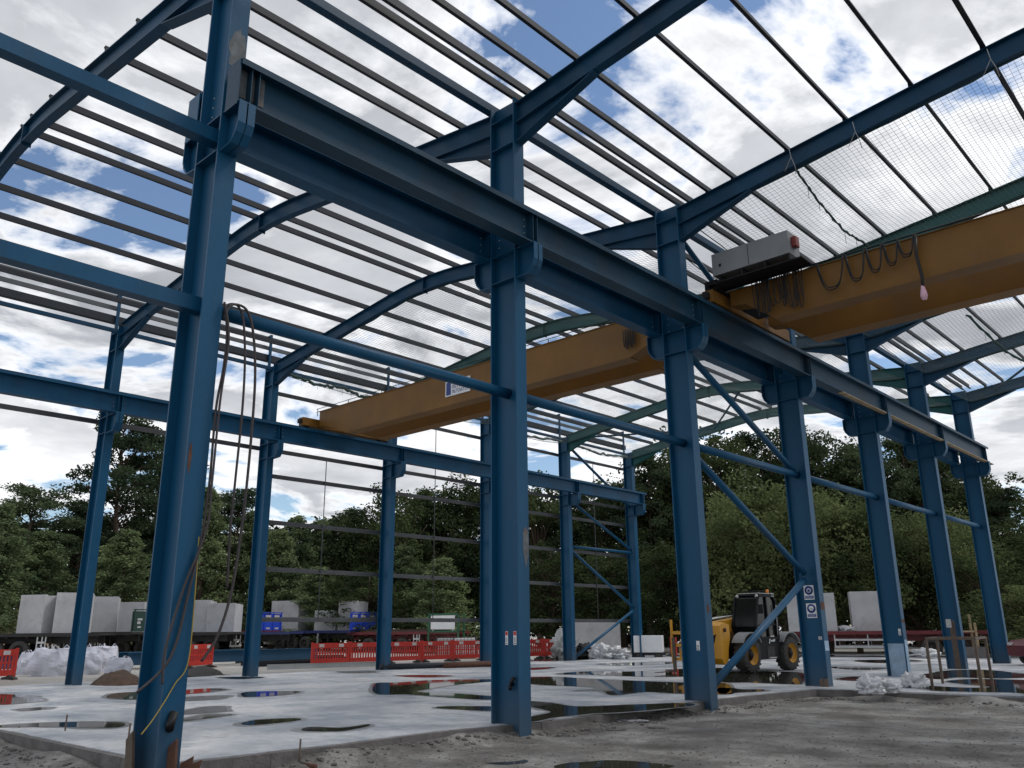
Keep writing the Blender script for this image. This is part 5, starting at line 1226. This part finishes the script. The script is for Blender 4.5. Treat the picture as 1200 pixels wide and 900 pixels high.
TREES = [ # u, v of the top, distance, kind, label
 (-45, 560, 62, 'conifer', 'pale green conifer cut off by the left edge'),
 (6, 592, 60, 'conifer', 'sunlit conifer standing at the left edge above the sandy bank'),
 (42, 573, 74, 'pine', 'rounded pine left of the tall pine'),
 (62, 622, 64, 'conifer', 'shorter conifer in front, left of the leftmost far column'),
 (96, 588, 76, 'pine', 'dark pine just behind the leftmost far column'),
 (160, 486, 78, 'pine', 'tallest dark pine, crown reaching the far crane beam at the left'),
 (186, 512, 84, 'pine', 'dark pine close behind the tallest pine, half hidden by the nearest column'),
 (152, 622, 62, 'conifer', 'bright small conifer in front of the tallest pine'),
 (130, 640, 66, 'conifer', 'small conifer just right of the leftmost far column'),
 (243, 570, 72, 'conifer', 'dark conifer just right of the nearest column'),
 (272, 575, 76, 'pine', 'dark pine behind the free hanging hoses'),
 (222, 590, 80, 'pine', 'pine hidden mostly behind the nearest column'),
 (298, 600, 74, 'conifer', 'conifer behind the second far column'),
 (328, 622, 70, 'conifer', 'conifer just right of the second far column'),
 (350, 606, 74, 'conifer', 'pointed conifer beside the leftmost vertical sag rod'),
 (372, 608, 76, 'conifer', 'slim conifer on the leftmost vertical sag rod'),
 (399, 601, 78, 'pine', 'pine between the first sag rod and the third far column'),
 (418, 606, 76, 'broad', 'bushy tree left of the third far column'),
 (440, 598, 80, 'broad', 'tree whose top shows just left of the third far column'),
 (476, 572, 76, 'broad', 'broad dark tree just right of the third far column'),
 (497, 575, 80, 'conifer', 'narrow conifer at the second sag rod'),
 (529, 572, 78, 'broad', 'rounded tree left of the column behind the big middle one'),
 (548, 570, 80, 'broad', 'rounded tree touching the column behind the big middle one'),
 (480, 640, 66, 'conifer', 'paler low conifer in front, right of the third far column'),
 (520, 655, 62, 'conifer', 'low light green conifer near the second sag rod'),
 (375, 665, 66, 'conifer', 'low dark conifer in front of the wood above the large concrete unit'),
 (432, 668, 64, 'broad', 'low bush in front of the wood left of the third far column'),
 (585, 566, 82, 'broad', 'dark tree hidden behind the big middle column'),
 (632, 566, 78, 'broad', 'dark tree just right of the big middle column'),
 (668, 580, 80, 'pine', 'pine behind the fifth far column'),
 (700, 576, 78, 'broad', 'dark tree between the last two far columns'),
 (724, 562, 80, 'broad', 'dark tree whose crown meets the end of the far crane beam'),
 (752, 537, 76, 'pine', 'tall pine just right of the last far column'),
 (774, 527, 78, 'broad', 'tall dark tree left of the third near column'),
 (806, 525, 82, 'pine', 'tall pine behind the third near column'),
 (838, 516, 76, 'broad', 'tall dark tree right of the third near column'),
 (868, 512, 80, 'pine', 'tall feathery tree in the braced bay'),
 (900, 504, 78, 'broad', 'tallest dark tree left of the fourth near column'),
 (935, 508, 82, 'pine', 'tall pine behind the fourth near column'),
 (958, 520, 78, 'broad', 'dark tree just right of the fourth near column'),
 (998, 524, 76, 'pine', 'dark tree between the fourth and fifth near columns'),
 (1022, 545, 80, 'broad', 'dark tree behind the fifth near column'),
 (1047, 517, 76, 'pine', 'tall dark pine between the fifth and sixth near columns'),
 (1075, 520, 80, 'broad', 'dark tree behind the sixth near column'),
 (1100, 530, 78, 'pine', 'dark tree between the sixth and seventh near columns'),
 (1135, 555, 76, 'broad', 'dark tree behind the seventh near column'),
 (1158, 576, 74, 'pine', 'dark tree just right of the seventh near column'),
 (1182, 612, 72, 'broad', 'sloping lower tree near the right edge'),
 (1210, 622, 70, 'broad', 'low tree cut off by the right edge'),
 (868, 590, 58, 'light', 'pale green bush tree behind the braced bay, left part'),
 (905, 578, 57, 'light', 'pale green rounded tree left of the fourth near column'),
 (955, 580, 60, 'light', 'pale green tree behind the fourth near column'),
 (990, 596, 58, 'light', 'pale green tree right of the fourth near column'),
 (1030, 606, 61, 'light', 'pale green tree behind the fifth near column'),
 (1065, 618, 59, 'light', 'pale green tree between the fifth and sixth near columns'),
 (1098, 608, 62, 'light', 'dull green tree behind the sixth near column'),
 (1140, 650, 58, 'broad', 'low dull tree between the right end columns'),
 (832, 640, 60, 'broad', 'low dark tree behind the third near column'),
 (785, 640, 62, 'broad', 'low dark tree left of the third near column'),
 (700, 650, 64, 'broad', 'low dark tree behind the lowest far brace'),
 (645, 640, 66, 'broad', 'low dark tree right of the big middle column'),
 (1195, 690, 52, 'light', 'small green bush behind the dark red car'),
]
for i, (u, v, dist, kind, lab) in enumerate(TREES):
    var = (i*7 // 3) % 2; pr = protos[(kind, var)]
    t = atd(u, v, dist); z0 = gh(t.x, t.y)-.1; s = (t.z-z0)/HT[kind]
    if (kind, var) in used: o = copy_tree(pr)
    else: o = pr; used.add((kind, var))
    o.location = (t.x, t.y, z0); o.rotation_euler = (0, 0, i*1.9); wsc = {'pine': 1.0, 'conifer': 1.05, 'broad': 1.0, 'light': 1.0}[kind]
    k = min(1.15, max(.8, s)); o.scale = (k*wsc if s < 1.3 else s*wsc*.85,)*2+(s,)
    tag(o, lab, 'tree', 'trees of the wood behind the yard')
for key, pr in protos.items():
    if key not in used:
        for ch in [x for x in C.objects if x.parent == pr]: bpy.data.objects.remove(ch)
        bpy.data.objects.remove(pr)
# the closed wood behind the trees one can tell apart
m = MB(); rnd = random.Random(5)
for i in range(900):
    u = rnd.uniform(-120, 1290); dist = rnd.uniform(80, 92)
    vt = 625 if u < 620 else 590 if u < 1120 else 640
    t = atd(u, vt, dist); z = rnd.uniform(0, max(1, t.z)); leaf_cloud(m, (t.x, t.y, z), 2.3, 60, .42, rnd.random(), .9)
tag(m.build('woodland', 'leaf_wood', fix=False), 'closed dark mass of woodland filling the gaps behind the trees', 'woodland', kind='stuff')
